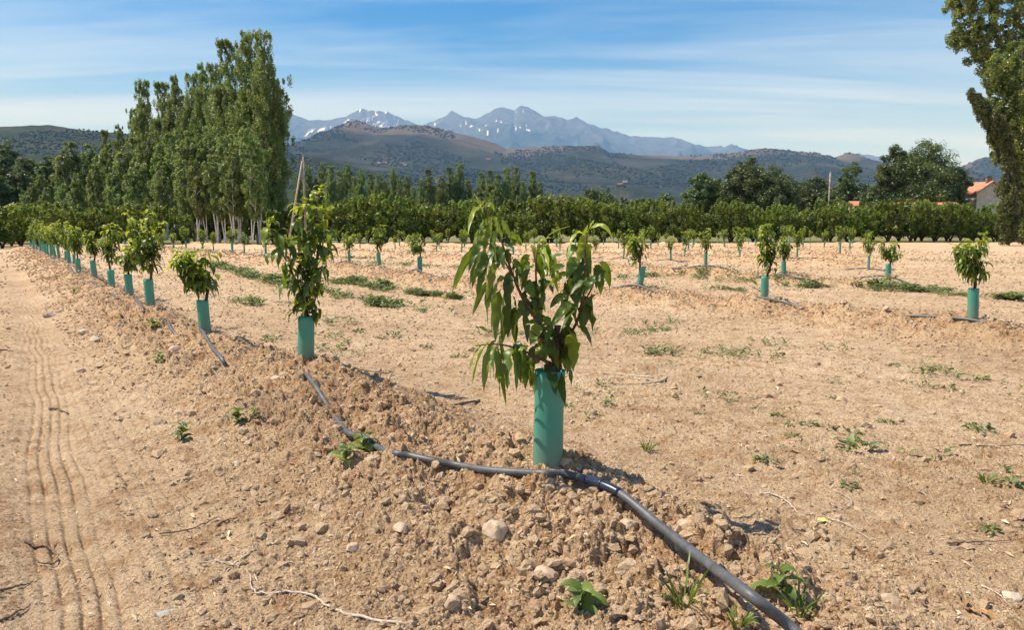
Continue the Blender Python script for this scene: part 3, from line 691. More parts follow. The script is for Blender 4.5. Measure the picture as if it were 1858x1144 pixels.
# ---------------------------------------------------------------- irrigation hoses
def hose(pts, r, label, name='irrigation_hose'):
    t = Tubes(); S = spline(pts, max(len(pts)*10, 20)); t.add(S, r, 12)
    o = link(name, t.mesh(name), M['hose']); tag(o, label, 'hose', 'drip hoses along the sapling rows'); return o, S
H1 = []
for px, py, off in HOSEPX:
    off = off+.009 if off > 0 else off*.6; g = ground_hit(px, py, max(off, 0.0)); g[2] += min(off, 0)
    H1.append(g)
for k in range(7, 21): q = R1[k]; H1.append(np.array([q[0]-0.1, q[1], tz(q[0], q[1])+0.01]))
o, S = hose(H1, 0.0142, 'thick grey black irrigation hose running along the left row and out past the foreground sapling')
i0 = np.argmin(np.linalg.norm(S-ground_hit(1128, 902, .045), axis=1)); i1 = np.argmin(np.linalg.norm(S-ground_hit(1082, 877, .035), axis=1))
t = Tubes(); seg = S[min(i0, i1):max(i0, i1)+1]; t.add(seg, 0.017, 14)
mid = len(seg)//2; t.add(seg[mid:mid+2], 0.0195, 14); cpl = link('coupling', t.mesh('coupling'), M['coupling'], o); cpl['label'] = 'black pipe coupling joining the hose'
def row_hose(P, lab, r=0.0165):
    pts = []
    for k, q in enumerate(P):
        z = tz(q[0], q[1]); q3 = np.array([q[0]-0.07*NRM[0], q[1]-0.07*NRM[1]])
        for off, dz in ((-0.95, -0.05), (-0.55, 0.012), (0, 0.03), (0.55, 0.012), (0.95, -0.05)):
            u = q3 - DIR*(-off); pts.append(np.array([u[0], u[1], tz(u[0], u[1])+dz]))
    pts.sort(key=lambda p: -np.dot(p[:2], -DIR))
    return hose(pts, r, lab)
def rowpts(r, n): return [q for q, rr, k in SAP if rr == r][:n]
row_hose([R2[0]-DIR*2.6]+rowpts(2, 14), 'black irrigation hose humping over the mounds of the second row')
row_hose(rowpts(3, 12), 'black irrigation hose along the third row of saplings')
row_hose(rowpts(4, 12), 'black irrigation hose along the fourth row, a thin dark line', 0.018)

# ---------------------------------------------------------------- weeds, twigs, stones
def weed(loc, kind, size, seed, label, group):
    rg = np.random.default_rng(seed); lv = Leaves(); st = Tubes()
    if kind == 'seedling':
        n = 11; a = np.arange(n)*2.4+rg.uniform(0, .6, n); u = np.linspace(0.15, 1, n)
        st.add([(0, 0, -0.02), (rg.normal(0, .06)*size, 0, size*0.35), (rg.normal(0, .1)*size, rg.normal(0, .1)*size, size*0.72)], [size*.022, size*.018, size*.01], 6)
        B = np.stack([0*u, 0*u, u*size*0.7], 1); L = size*rg.uniform(0.35, 0.62, n)*(1.15-u*0.5)
        out = np.stack([np.cos(a), np.sin(a), 0*a], 1)
        P1 = B+out*(L*0.6)[:, None]+np.array([0, 0, 1])*(L*0.45)[:, None]; P2 = B+out*(L*1.05)[:, None]+np.array([0, 0, 1])*(L*rg.uniform(-0.2, 0.25, n))[:, None]
        lv.add(leaf_batch(B, P1, P2, L*0.62, out*0.3+np.array([0, 0, 1])+rg.normal(0, .3, (n, 3)), np.clip(0.5+rg.normal(0, .22, n), 0, 1), 8, 0.3, 0.15, rg, True))
    elif kind == 'grass':
        n = 22; a = rg.uniform(0, 6.28, n); L = size*rg.uniform(0.5, 1.1, n); out = np.stack([np.cos(a), np.sin(a), 0*a], 1)
        B = out*rg.uniform(0, .02, n)[:, None]; P1 = B+out*(L*0.15)[:, None]+np.array([0, 0, 1])*(L*0.6)[:, None]
        P2 = B+out*(L*rg.uniform(.2, .8, n))[:, None]+np.array([0, 0, 1])*(L*rg.uniform(.4, .95, n))[:, None]
        lv.add(leaf_batch(B, P1, P2, np.full(n, .005)+size*.012, rg.normal(0, 1, (n, 3)), np.clip(rg.uniform(0.2, 1, n), 0, 1), 6, .2)); st = None
    else:
        n = 26; a = rg.uniform(0, 6.28, n); rr = rg.uniform(0, .5, n)*size; out = np.stack([np.cos(a), np.sin(a), 0*a], 1)
        B = out*rr[:, None]+np.stack([0*a, 0*a, rg.uniform(0, .25, n)*size], 1); L = size*rg.uniform(.2, .38, n)
        P1 = B+out*(L*.5)[:, None]+np.array([0, 0, 1])*(L*.5)[:, None]; P2 = B+out*L[:, None]+np.array([0, 0, 1])*(L*rg.uniform(-.1, .5, n))[:, None]
        lv.add(leaf_batch(B, P1, P2, L*.5, out*.2+np.array([0, 0, 1])+rg.normal(0, .4, (n, 3)), np.clip(rg.normal(.45, .25, n), 0, 1), 5, .3, .2, rg, True)); st = None
    nm = {'seedling': 'broadleaf_weed', 'grass': 'grass_tuft', 'mat': 'low_weed'}[kind]
    if st is None:
        o = link(nm, lv.mesh(nm), M['weed'] if kind == 'grass' else M['greyweed']); o.location = loc
    else:
        o = empty(nm, loc); link('stem', st.mesh('stem'), M['twig_green'], o); link('foliage', lv.mesh('foliage'), M['weed'], o)
    tag(o, label, 'grass' if kind == 'grass' else 'weed', group)
    return o
WG = 'weeds growing on the bare soil'
for s, (px, py, kind, size, lab) in enumerate([
    (1055,1125,'seedling',.13,'bright green broad leaved weed at the bottom below the foreground tube'),
    (1415,1085,'seedling',.12,'broad leaved weed to the right of the hose near the bottom edge'),
    (1450,1125,'grass',.12,'thick grass tuft beside the hose at the bottom right'),
    (1240,1110,'grass',.17,'sparse long bladed grass tuft left of the hose at the bottom'),
    (1340,1140,'grass',.07,'low grass tuft under the hose at the very bottom'),
    (330,800,'seedling',.13,'weed with two round leaf heads on the left slope of the ridge'),
    (432,770,'seedling',.12,'left one of the pair of small weeds above the round leaved weed'),
    (462,765,'seedling',.11,'right one of the pair of small weeds on the left slope'),
    (660,825,'seedling',.14,'leafy weed where the hose dips into the soil left of the foreground tube'),
    (628,845,'seedling',.12,'weed just left of and below the dipping hose'),
    (605,808,'seedling',.06,'tiny weed with one reddish leaf beside the dipping hose'),
    (290,655,'seedling',.14,'weed on the ridge below the third sapling of the left row'),
    (277,595,'seedling',.17,'weed at the foot of the fourth sapling tube in the left row'),
    (135,535,'seedling',.16,'small weed on the left flank of the far ridge'),
    (103,508,'seedling',.16,'smallest far weed on the left flank of the ridge'),
    (1065,845,'seedling',.07,'little weed behind the hose just right of the foreground tube'),
    (1175,820,'grass',.09,'dry grass tuft with a dark seed head on the field behind the hose'),
    (1560,815,'mat',.17,'largest spreading weed on the open soil at the right'),
    (1545,790,'mat',.11,'weed touching the back of the largest spreading weed'),
    (1390,840,'mat',.10,'weed on open soil between the hose and the spreading weed'),
    (1412,755,'mat',.09,'leftmost weed of the chain of small weeds at mid right'),
    (1440,775,'mat',.09,'second weed of the chain of small weeds at mid right'),
    (1438,795,'mat',.08,'weed just below the chain of small weeds at mid right'),
    (1470,775,'mat',.09,'third weed of the chain of small weeds at mid right'),
    (1505,780,'mat',.09,'rightmost weed of the chain of small weeds at mid right'),
    (1610,770,'mat',.09,'weed to the upper right of the largest spreading weed'),
    (1780,785,'mat',.14,'dark weed patch near the right edge in the middle of the soil'),
    (1835,885,'mat',.12,'dark green weed at the right edge, upper one'),
    (1790,880,'grass',.08,'thin sprig beside the dark weed at the right edge'),
    (1820,855,'mat',.08,'small weed above the sprig at the right edge'),
    (1540,885,'mat',.08,'small grey weed below the largest spreading weed'),
    (1800,965,'mat',.08,'faint grey weed on the soil at lower right'),
    (1105,735,'mat',.08,'weed on the soil right of the foreground tube'),
    (1032,738,'mat',.07,'weed touching the right side of the foreground tube'),
    (1185,645,'mat',.10,'dark upright weed between the first and second row'),
    (1270,755,'mat',.07,'little weed in the middle of the open soil'),
    (1510,725,'mat',.07,'small pale weed on the smooth wheel track'),
    (1695,672,'mat',.09,'weed sitting alone on the soil below the right sapling'),
    (1785,690,'mat',.09,'weed alone near the right edge below the right sapling'),
    (1620,665,'mat',.09,'weed on the soil left of the lone right weeds'),
    (715,610,'mat',.14,'larger weed between the second and foreground saplings'),
    (690,615,'mat',.10,'weed left of the larger one between the two tallest saplings'),
    (652,603,'mat',.13,'weed right of the second sapling tube'),
    (772,632,'mat',.11,'small weed on the soil left of the foreground foliage'),
    (832,650,'mat',.11,'weed under the left hanging leaves of the foreground sapling'),
    (765,565,'mat',.16,'dense weed clump at the end of the green strip'),
    (490,618,'mat',.16,'faint grey weed left of the second sapling tube')]):
    g = ground_hit(px, py); g[2] -= 0.004; weed(tuple(g), kind, size, 900+s, lab, WG)
# ground cover: strips too dense to count, and thin scatter
def strip(pts, wpx, n, size):
    out = []; S = np.array([ground_hit(a, b)[:2] for a, b in pts]); seg = np.linalg.norm(np.diff(S, axis=0), axis=1); cs = np.concatenate([[0], np.cumsum(seg)])
    u = rng.uniform(0, cs[-1], n); x = np.interp(u, cs, S[:, 0]); y = np.interp(u, cs, S[:, 1])
    x = x+rng.normal(0, wpx*.5, n)*NRM[0]; y = y+rng.normal(0, wpx*.5, n)*NRM[1]
    k = fbm(x*2.2, y*2.2, 91, 3) > rng.normal(0.14, .14, n); return x[k], y[k], size*np.ones(k.sum())
SX = [strip([(395,482),(470,505),(560,530),(640,545),(735,562)], .34, 3600, .075), strip([(600,512),(660,516),(720,530)], .3, 1500, .075),
      strip([(720,528),(790,540),(860,544)], .22, 700, .06), strip([(425,545),(470,556)], .25, 160, .07), strip([(1300,525),(1345,530)], .3, 260, .07),
      strip([(1420,520),(1530,522)], .4, 900, .075), strip([(1570,520),(1700,530)], .65, 1500, .07), strip([(1700,536),(1858,545)], .25, 700, .06),
      strip([(1080,515),(1180,500)], .3, 260, .06), strip([(640,478),(900,488)], .8, 900, .06), strip([(600,468),(720,470)], .5, 500, .06), strip([(1200,500),(1500,512)], .7, 700, .06),
      strip([(880,610),(1250,600)], .35, 260, .045), strip([(1180,640),(1460,640)], .5, 200, .04), strip([(1600,470),(1858,480)], 1.6, 420, .06), strip([(1100,460),(1500,475)], 1.6, 600, .07)]
x, y, r = scatter(12000, 2.5, 40, lambda x, y, r: np.clip(fbm(x*0.8, y*0.8, 93, 3)*2-0.2, 0, 1)*(1-np.clip(ridge_w(x, y)*1.5, 0, 1))*(polyd(x, y, L1) > 0.55)*(np.hypot(x-R1[0][0], y-R1[0][1]) > 1.5))
X_ = np.concatenate([s[0] for s in SX]+[x]); Y_ = np.concatenate([s[1] for s in SX]+[y]); SZ = np.concatenate([s[2] for s in SX]+[np.full(len(x), .035)])
m5 = 6; X_ = np.repeat(X_, m5); Y_ = np.repeat(Y_, m5); SZ = np.repeat(SZ, m5); n = len(X_)
hgt = np.clip(1+1.4*perlin(X_*1.7, Y_*1.7, 88), .25, 2.2); a = rng.uniform(0, 6.28, n); L = SZ*rng.uniform(.5, 1.1, n)*hgt; out = np.stack([np.cos(a), np.sin(a), 0*a], 1)
zt = terrain(X_[::m5], Y_[::m5], 0.05); B = np.stack([X_, Y_, np.repeat(zt, m5)], 1)+out*(L*.25)[:, None]+np.array([0, 0, 1])*(L*rng.uniform(0, .9, n))[:, None]
V, Q, t = leaf_batch(B, B+out*(L*.5)[:, None]+np.array([0, 0, 1])*(L*.55)[:, None], B+out*L[:, None]+np.array([0, 0, 1])*(L*rng.uniform(0, .5, n))[:, None], L*.36, out*.2+np.array([0, 0, 1.0])+rng.normal(0, .4, (n, 3)), np.clip(rng.normal(.45, .25, n), 0, 1), 3, .3, 0, None, True)
tag(link('ground_cover', mesh_np('ground_cover', V, Q, None, True, {'tint': t}), M['greyweed']), 'strips and scatterings of low green weeds between the sapling rows', 'ground cover', kind='stuff')

def twig(lines, rad, mt, label, lift=0.012, name='dead_branch', cat='branch'):
    t = Tubes(); rg = np.random.default_rng(len(label))
    for k, l in enumerate(lines):
        P = [ground_hit(a, b)+np.array([0, 0, lift]) for a, b in l]; S = spline(P, len(P)*5); S[:, 2] = np.array([max(S[i, 2], tz(S[i, 0], S[i, 1])+lift*.5) for i in range(len(S))])
        S[1:-1] += rg.normal(0, rad*.35, S[1:-1].shape)
        t.add(S, np.linspace(rad, rad*.35, len(S))*(1 if k == 0 else .6), 7)
    o = link(name, t.mesh(name), mt); tag(o, label, cat); return o
twig([[(740,1142),(640,1125),(590,1105),(560,1085),(510,1083),(470,1084),(455,1070),(452,1045),(428,1032)],[(555,1085),(580,1078)],[(428,1032),(395,1026),(362,1028)],[(425,1030),(450,1012),(466,990)],[(462,1050),(475,1075)]], .0045, M['dead_wood'], 'long bleached forked branch lying at the bottom left of the ridge')
twig([[(1378,902),(1405,903),(1430,918),(1452,938),(1480,940)],[(1490,936),(1530,928),(1545,915),(1520,898),(1490,893)],[(1500,945),(1545,962),(1575,985)]], .0045, M['dead_wood'], 'pale forked branch lying beyond the hose at the lower right')
twig([[(1210,688),(1195,695),(1140,700),(1060,697)]], .007, M['dead_wood'], 'bleached bent stick on the soil right of the foreground tube, the lower of two')
twig([[(1185,688),(1120,682),(1050,678),(1040,676)]], .006, M['dead_wood'], 'bleached straight stick on the soil right of the foreground tube, the upper of two')
twig([[(290,975),(340,968),(385,950),(395,944)]], .0035, M['dark_wood'], 'thin brown twig on the soil above the bleached forked branch')
twig([[(395,958),(410,952),(430,945)]], .006, M['dark_wood'], 'short dark stick end beside the thin brown twig')
twig([[(45,985),(65,1000),(95,1008),(105,1025),(80,1030),(60,1022)]], .006, M['dark_wood'], 'dark curled root lying in the wheel track at lower left')
twig([[(0,1078),(30,1072),(60,1062)]], .005, M['dark_wood'], 'dark stick at the left edge near the bottom')
twig([[(0,1135),(30,1120),(55,1105)]], .005, M['dark_wood'], 'lowest dark stick in the bottom left corner')
twig([[(90,745),(105,746),(125,755)]], .009, M['dark_wood'], 'short brown stick across the wheel track')
twig([[(640,672),(700,680),(712,672)],[(690,678),(670,690)]], .006, M['dark_wood'], 'dark forked twig behind and right of the second sapling tube')
twig([[(1740,812),(1790,814),(1858,812)]], .005, M['dark_wood'], 'long dark stick at the right edge')
twig([[(1720,992),(1770,990),(1835,986)]], .004, M['dark_wood'], 'thin twig on smooth soil at the lower right')
twig([[(1290,938),(1330,930),(1360,925)]], .0025, M['dark_wood'], 'very thin twig just behind the hose')
twig([[(870,730),(840,735),(790,742),(770,735)]], .009, M['dark_wood'], 'dark stick lying in the shadow left of the foreground tube')
twig([[(1780,1070),(1810,1085),(1835,1110)]], .003, M['dead_wood'], 'pale thin twig in the bottom right corner')
twig([[(0,637),(25,640)]], .009, M['dark_wood'], 'small dark stick at the left edge beyond the near track')
def stone(px, py, s, label, mt='stone', flat=.7, name='stone', sub=3):
    rg = np.random.default_rng(int(px*7+py)); g = ground_hit(px, py); V0, T0 = ico(sub)
    n3 = V0*1.0; q = n3 @ rand_rot(1, rg)[0]
    dsp = 1+.18*perlin(q[:, 0]*1.7+5, q[:, 1]*1.7+q[:, 2]*2.3, 3)+.07*perlin(q[:, 0]*5, q[:, 1]*5+q[:, 2]*6, 7)
    V = V0*np.clip(dsp, .7, 1.3)[:, None]*np.array([1.2, .9, flat])*s
    # chisel a few facets
    for _ in range(7):
        d = rg.normal(size=3); d /= np.linalg.norm(d); h = V@d; lim = s*rg.uniform(.55, .8)*(flat if abs(d[2]) > .7 else 1); V = V-np.clip(h-lim, 0, None)[:, None]*d*.85
    o = link(name, mesh_np(name, V, None, T0, False), M[mt]); o.location = (g[0], g[1], g[2]+s*flat*.35); o.rotation_euler = (0, 0, rg.uniform(0, 6))
    tag(o, label, 'stone', 'stones and big clods lying on the soil')
for a in [(152,606,.055,'angular pale stone on the left slope, at the edge of the track'),(172,620,.05,'flat stone just below the angular pale stone'),(88,575,.08,'low brown clod near the far end of the wheel track'),
          (148,675,.035,'small dark flat stone by the wheel track'),(320,640,.075,'broad brown stone on the ridge below the third sapling'),(1050,962,.02,'small rounded stone below the foreground tube'),
          (1004,868,.022,'round dark stone touching the foot of the foreground tube'),(1138,958,.038,'biggest rounded clod left of the hose'),(1068,972,.016,'small pale yellow stone beside the rounded one'),
          (1140,1035,.034,'squared clod on the ridge left of the hose, near the bottom'),(965,1022,.016,'flat grey pebble in the middle of the front slope'),(1172,905,.018,'pale stone in the shadow right of the hose coupling'),
          (900,975,.045,'reddish brown clod on the ridge below the foreground tube'),(1245,965,.04,'big clod just right of the hose'),(1305,965,.02,'flat reddish stone right of the hose'),(430,845,.022,'pale tan stone on the left slope of the ridge'),
          (985,1050,.035,'dark sided clod above the bottom weed'),(700,800,.016,'upright pale stone by the buried part of the hose'),(1835,1090,.03,'pale clod in the bottom right corner'),(918,870,.025,'clod against the hose left of the foreground tube'),
          (728,965,.03,'brown clod in the middle of the left slope'),(820,1100,.03,'low clod at the bottom centre left'),(640,1000,.025,'crumbled clod above the bleached branch'),(1500,1000,.02,'small clod on the right flank of the ridge'),
          (1610,1095,.03,'rounded clod at the bottom right'),(500,690,.04,'clod on the ridge left of the second tube'),(880,800,.03,'clod on the crest left of the foreground tube')]: stone(*a, mt='pale_stone' if 'pale' in a[3] else 'stone')
stone(305, 1115, .045, 'flat grey green stone in the bottom left of the track', 'flat_stone', .22)
def dry_leaf(px, py, s, mt, label):
    g = ground_hit(px, py, .012); rg = np.random.default_rng(int(px)); a = rg.uniform(0, 6.28); d = np.array([math.cos(a), math.sin(a), .25])*s
    V, Q, t = leaf_batch(np.array([-d/2]), np.array([[0, 0, s*.35]]), np.array([d/2]), np.array([s*.6]), np.array([[.2, -.4, 1]]), np.array([.5]), 8, .35, .3, rg, True)
    o = link('dry_leaf', mesh_np('dry_leaf', V, Q, None, True), M[mt]); o.location = tuple(g); tag(o, label, 'leaf', 'dead leaves on the soil')
dry_leaf(1492, 948, .045, 'yellow_leaf', 'yellow curled leaf resting on the pale forked branch')
for px, py, s, lab in [(1750,1095,.05,'brown curled dead leaf in the bottom right corner'),(1790,1118,.05,'tan dead leaf in the bottom right corner'),(1765,1112,.04,'dark dead leaf between the other two corner leaves'),(805,880,.03,'dead leaf left of the foreground tube'),(1315,880,.03,'reddish dead leaf behind the hose')]: dry_leaf(px, py, s, 'dry_leaf', lab)

# ---------------------------------------------------------------- trees
def scatter_leaves(cent, rad, nper, size, rg, tintc, shell=0.5, elong=1.6, outward=0.6, up=0.0):
    """leaf sized faces spread through ellipsoidal tufts. cent (k,3) rad (k,3)"""
    k = len(cent); n = k*nper
    d = rg.normal(size=(n, 3)); d /= np.linalg.norm(d, axis=1)[:, None]
    rr = rg.random(n)**shell
    c = np.repeat(cent, nper, 0); P = c + d*rr[:, None]*np.repeat(rad, nper, 0)
    nor = d*outward + rg.normal(0, 0.6, (n, 3)) + np.array([0, 0, up]); nor /= np.linalg.norm(nor, axis=1)[:, None]
    a = np.cross(nor, rg.normal(size=(n, 3))); a /= np.linalg.norm(a, axis=1)[:, None]; b = np.cross(nor, a)
    s = size*rg.uniform(0.6, 1.3, n)[:, None]
    V = np.stack([P-a*s*elong*.5, P+b*s*.42, P+a*s*elong*.5, P-b*s*.42], 1)
    Q = np.arange(n*4).reshape(n, 4)
    t = np.clip(np.repeat(tintc, nper)+rg.normal(0, .16, n), 0, 1)
    return V.reshape(-1, 3), Q, np.repeat(t, 4)
def crown_mesh(name, parts):
    V = []; Q = []; t = []; o = 0
    for a, b, c in parts: V.append(a); Q.append(b+o); t.append(c); o += len(a)
    return mesh_np(name, np.concatenate(V), np.concatenate(Q), None, False, {'tint': np.concatenate(t)})
def poplar(seed, H=20., W=4.6, bare=0.16, ntuft=230, nper=110, size=.17, thick=1.0, ragged=1.0, lean=0.0):
    rg = np.random.default_rng(seed); C_ = []; Rd = []; wood = Tubes()
    nst = rg.integers(2, 4)                       # leading stems give a forked, ragged head
    stems = []
    for s in range(nst):
        a = rg.uniform(0, 6.28); off = 0 if s == 0 else W*rg.uniform(.12, .26); hh = H*(1 if s == 0 else rg.uniform(.72, .95))
        P = spline([(0, 0, 0), (math.cos(a)*off*.4+lean*H*.2, math.sin(a)*off*.4, hh*.3), (math.cos(a)*off*.9+lean*H*.6, math.sin(a)*off*.9, hh*.65), (math.cos(a)*off*1.1+lean*H, math.sin(a)*off*1.1, hh)], 18)
        wood.add(P[:-4], np.linspace(H*.012*thick, .05*thick, len(P)-4), 8); stems.append(P)
    for i in range(ntuft):
        P = stems[rg.integers(nst)]; u = bare + (1-bare)*rg.beta(1.1, 1.0)
        k = u*(len(P)-1); i0 = min(int(k), len(P)-2); b = P[i0]+(P[i0+1]-P[i0])*(k-i0)
        env = W*.5*min(1, (u-bare)*4.5+.35)*(1-max(0, u-.55)*1.35)*(1+.35*rg.normal()*ragged*.6)
        a = rg.uniform(0, 6.28); rr = env*rg.uniform(.35, 1)**.7*.75
        tip = b+np.array([math.cos(a)*rr, math.sin(a)*rr, rr*rg.uniform(.6, 1.4)]); tip[2] = min(tip[2], P[-1][2]-.2*rg.random())
        C_.append(tip); s = rg.uniform(.30, .62)*(W/4.6)**.6*(1.0 if u < .9 else .7); Rd.append((s*.75, s*.75, s*1.35))
        if i % 4 == 0: wood.add([b-np.array([0, 0, .4]), b+(tip-b)*.5-np.array([0, 0, .1]), tip], [.045, .03, .012], 5, cap=False)
    C_ = np.array(C_); Rd = np.array(Rd)
    tc_ = np.clip(.42+.14*rg.normal(size=len(C_)), 0, 1)
    return wood.mesh('trunk'), crown_mesh('crown', [scatter_leaves(C_, Rd, nper, size, rg, tc_, .55, 1.15, 1.0)])
def broad(seed, lobes, ntuft=120, nper=150, size=.28, trunk_h=2.5, tr=.35, tsz=(.5, 1.1)):
    """lobes: list of (x,y,z,rx,ry,rz) in local metres"""
    rg = np.random.default_rng(seed); Cn = []; Rd = []; wood = Tubes(); lob = np.array(lobes, float); vol = np.cbrt(lob[:, 3]*lob[:, 4]*lob[:, 5])**2; vol /= vol.sum()
    for i in range(ntuft):
        l = lob[rg.choice(len(lob), p=vol)]; d = rg.normal(size=3); d[2] = abs(d[2])*(1 if rg.random() < .7 else -1); d /= np.linalg.norm(d)
        r = rg.uniform(.55, 1.02); Cn.append(l[:3]+d*l[3:]*r); s = rg.uniform(*tsz); Rd.append((s, s, s*.75))
    for l in lob:
        wood.add(spline([(0, 0, 0), (l[0]*.1, l[1]*.1, trunk_h), (l[0]*.6, l[1]*.6, trunk_h+(l[2]-trunk_h)*.5), (l[0], l[1], l[2]+l[5]*.5)], 10), np.linspace(tr, .04, 9), 8, cap=False)
    for i in range(0, ntuft, 3):
        j = rg.integers(len(lob)); wood.add([lob[j][:3]*np.array([.7, .7, .8]), Cn[i]], [.07, .015], 5, cap=False)
    Cn = np.array(Cn); tc_ = np.clip(.45+.17*rg.normal(size=ntuft), 0, 1)
    return wood.mesh('trunk'), crown_mesh('crown', [scatter_leaves(Cn, np.array(Rd), nper, size, rg, tc_, .5, 1.2, 1.1, .2)])
def orchard_tree(seed):
    rg = np.random.default_rng(seed); wood = Tubes(); Cn = []; Rd = []
    n = rg.integers(4, 6); tips = []
    for i in range(n):
        a = i*6.28/n+rg.uniform(-.3, .3); r = rg.uniform(.8, 1.25)
        P = spline([(0, 0, 0), (math.cos(a)*.15, math.sin(a)*.15, .38), (math.cos(a)*r*.7, math.sin(a)*r*.7, 1.2), (math.cos(a)*r, math.sin(a)*r, 2.4)], 10)
        wood.add(P, np.linspace(.075, .02, len(P)), 7, cap=False); tips.append(P)
    for i in range(85):
        P = tips[rg.integers(n)]; b = P[rg.integers(3, len(P))]; d = rg.normal(size=3); d[2] = abs(d[2])*.8; d /= np.linalg.norm(d)
        q = b+d*rg.uniform(.1, .75); q[2] = max(q[2], .65+rg.uniform(0, .3)); Cn.append(q); s = rg.uniform(.16, .32); Rd.append((s, s, s*1.25))
    for i in range(26):   # upright shoots on top
        P = tips[rg.integers(n)]; q = P[-1]+np.array([rg.normal(0, .45), rg.normal(0, .45), rg.uniform(0, .55)]); Cn.append(q); Rd.append((.11, .11, .30))
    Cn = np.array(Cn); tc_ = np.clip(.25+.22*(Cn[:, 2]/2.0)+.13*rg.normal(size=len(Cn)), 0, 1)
    return wood.mesh('trunk'), crown_mesh('crown', [scatter_leaves(Cn, np.array(Rd), 75, .105, rg, tc_, .6, 1.9, .9)])
def place(name, me, mats, loc, scale, rz, label, cat, group):
    o = empty(name, loc, rz); o.scale = scale if isinstance(scale, tuple) else (scale,)*3
    link('trunk', me[0], mats[0], o); link('crown', me[1], mats[1], o); tag(o, label, cat, group); return o

rg = np.random.default_rng(77)
OV = [orchard_tree(50+i) for i in range(5)]
OG = 'mature peach trees of the orchard beyond the field'
def edge_y(x): return 61+.16*x
for r in range(3):
    k = 0; x = -64.0 + r*.9
    while x < 62:
        y = edge_y(x)+1.8+r*3.6+rg.normal(0, .25)
        px = 929+F*x/y
        if -60 < px < 1900:
            k += 1
            hs = (1.0 if x > -18 else .88)*rg.uniform(.74, 1.17)*(1.02+.015*r)*1.07
            if (px < 1815 or r > 0) and not (328 < px < 497 and rg.random() < .5):
                nm = ['front', 'middle', 'back'][r]
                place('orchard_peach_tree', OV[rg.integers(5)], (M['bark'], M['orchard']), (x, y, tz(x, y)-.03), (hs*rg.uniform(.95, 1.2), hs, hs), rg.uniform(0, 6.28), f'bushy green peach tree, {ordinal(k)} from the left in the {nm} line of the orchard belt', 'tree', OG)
        x += (2.25 if r == 0 else 2.5)*rg.uniform(.86, 1.14)
# nearer corner of the orchard at the far left
for k, (px, d) in enumerate([(-40,44),(8,45),(42,47),(75,50),(-10,49),(110,53),(25,52),(150,56)]):
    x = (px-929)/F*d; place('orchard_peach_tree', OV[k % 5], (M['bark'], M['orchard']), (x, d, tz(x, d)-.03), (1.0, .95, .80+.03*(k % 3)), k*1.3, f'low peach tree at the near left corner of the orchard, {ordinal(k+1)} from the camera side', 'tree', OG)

PV = [poplar(1+i, W=5.4, bare=.17, ntuft=560, nper=95, size=.17, ragged=1.5) for i in range(4)]
YV = [poplar(31+i, H=14, W=3.6, bare=.40, ntuft=210, nper=85, size=.16) for i in range(3)]
YB = [poplar(41+i, H=14, W=3.2, bare=.46, ntuft=150, nper=80, size=.16, thick=.6) for i in range(3)]
PG = 'poplars of the plantation at the left'
# (px of trunk, top px y, distance, kind 0 dark / young, width factor)
pop = [(492,62,80,0,1.0,'tallest poplar at the right end of the plantation'),(462,60,84,1,1.05,'poplar standing second from the right end of the plantation'),(428,76,88,2,.95,'poplar with a rounded leaning top, third from the right end'),
       (405,120,90,3,.9,'poplar filling the gap below the leaning topped one'),(385,118,93,1,.8,'poplar just left of the gap filler, rising to a blunt top'),(365,136,96,0,.95,'poplar left of the gap, with a small forked top'),(335,140,100,1,.95,'poplar fifth from the right end with pale leaf glints'),
       (310,152,106,2,.9,'poplar in the middle of the plantation'),(278,148,112,3,.95,'dark pointed poplar with steep left side'),(258,200,118,0,.85,'lower poplar left of the dark pointed one'),(232,228,126,1,.85,'poplar at the left shoulder of the tall group'),
       (205,238,134,2,.85,'poplar at the far left end of the tall group'),(512,175,82,2,.55,'low side poplar leaning out at the right end of the plantation')]
for px, top, d, v, wf, lab in pop:
    x = (px-929)/F*d; H = top_z(top, d); s = H/20.
    place('poplar', PV[v], (M['bark'], M['poplar']), (x, d, -.1), (s*wf*(.80 if px > 400 else .78),)*2+(s,), px*.37, lab, 'tree', PG)
k = 0
for px, top, d in [(470,250,72),(452,235,73),(436,260,72),(420,240,74),(402,255,75),(388,230,76),(372,262,76),(356,240,78),(340,255,79),(322,235,82),(305,262,84),(288,240,88),(268,268,92),(250,250,97),(230,275,102),(212,262,108),(192,285,114),
                   (175,262,120),(158,292,126),(140,258,118),(122,300,132),(105,285,138),(88,318,130),(70,332,126),(55,345,124),(182,300,96),(150,315,100),(120,330,104),(95,340,108),(222,300,90),(255,300,84),(300,300,79),(346,300,76),(395,300,74),(440,300,72),(346,290,71),(362,285,70),(379,300,70),(398,280,70.5),(412,292,70),(428,285,70),(445,290,70),(460,285,70.5),(474,300,70)]:
    k += 1
    if px > 328: d = 56+(d-70)*.75+rg.uniform(0, 3)
    x = (px-929)/F*d; H = top_z(top, d); s = H/14.
    place('young_poplar', (YB if px > 318 else YV)[k % 3], (M['white_bark'], M['poplar']), (x, d, -.1), (s*1.25*rg.uniform(.9, 1.15), s*1.25, s), rg.uniform(0, 6.28), f'young poplar with pale trunk, {ordinal(k)} planted in the thicket below the tall poplars', 'tree', PG)
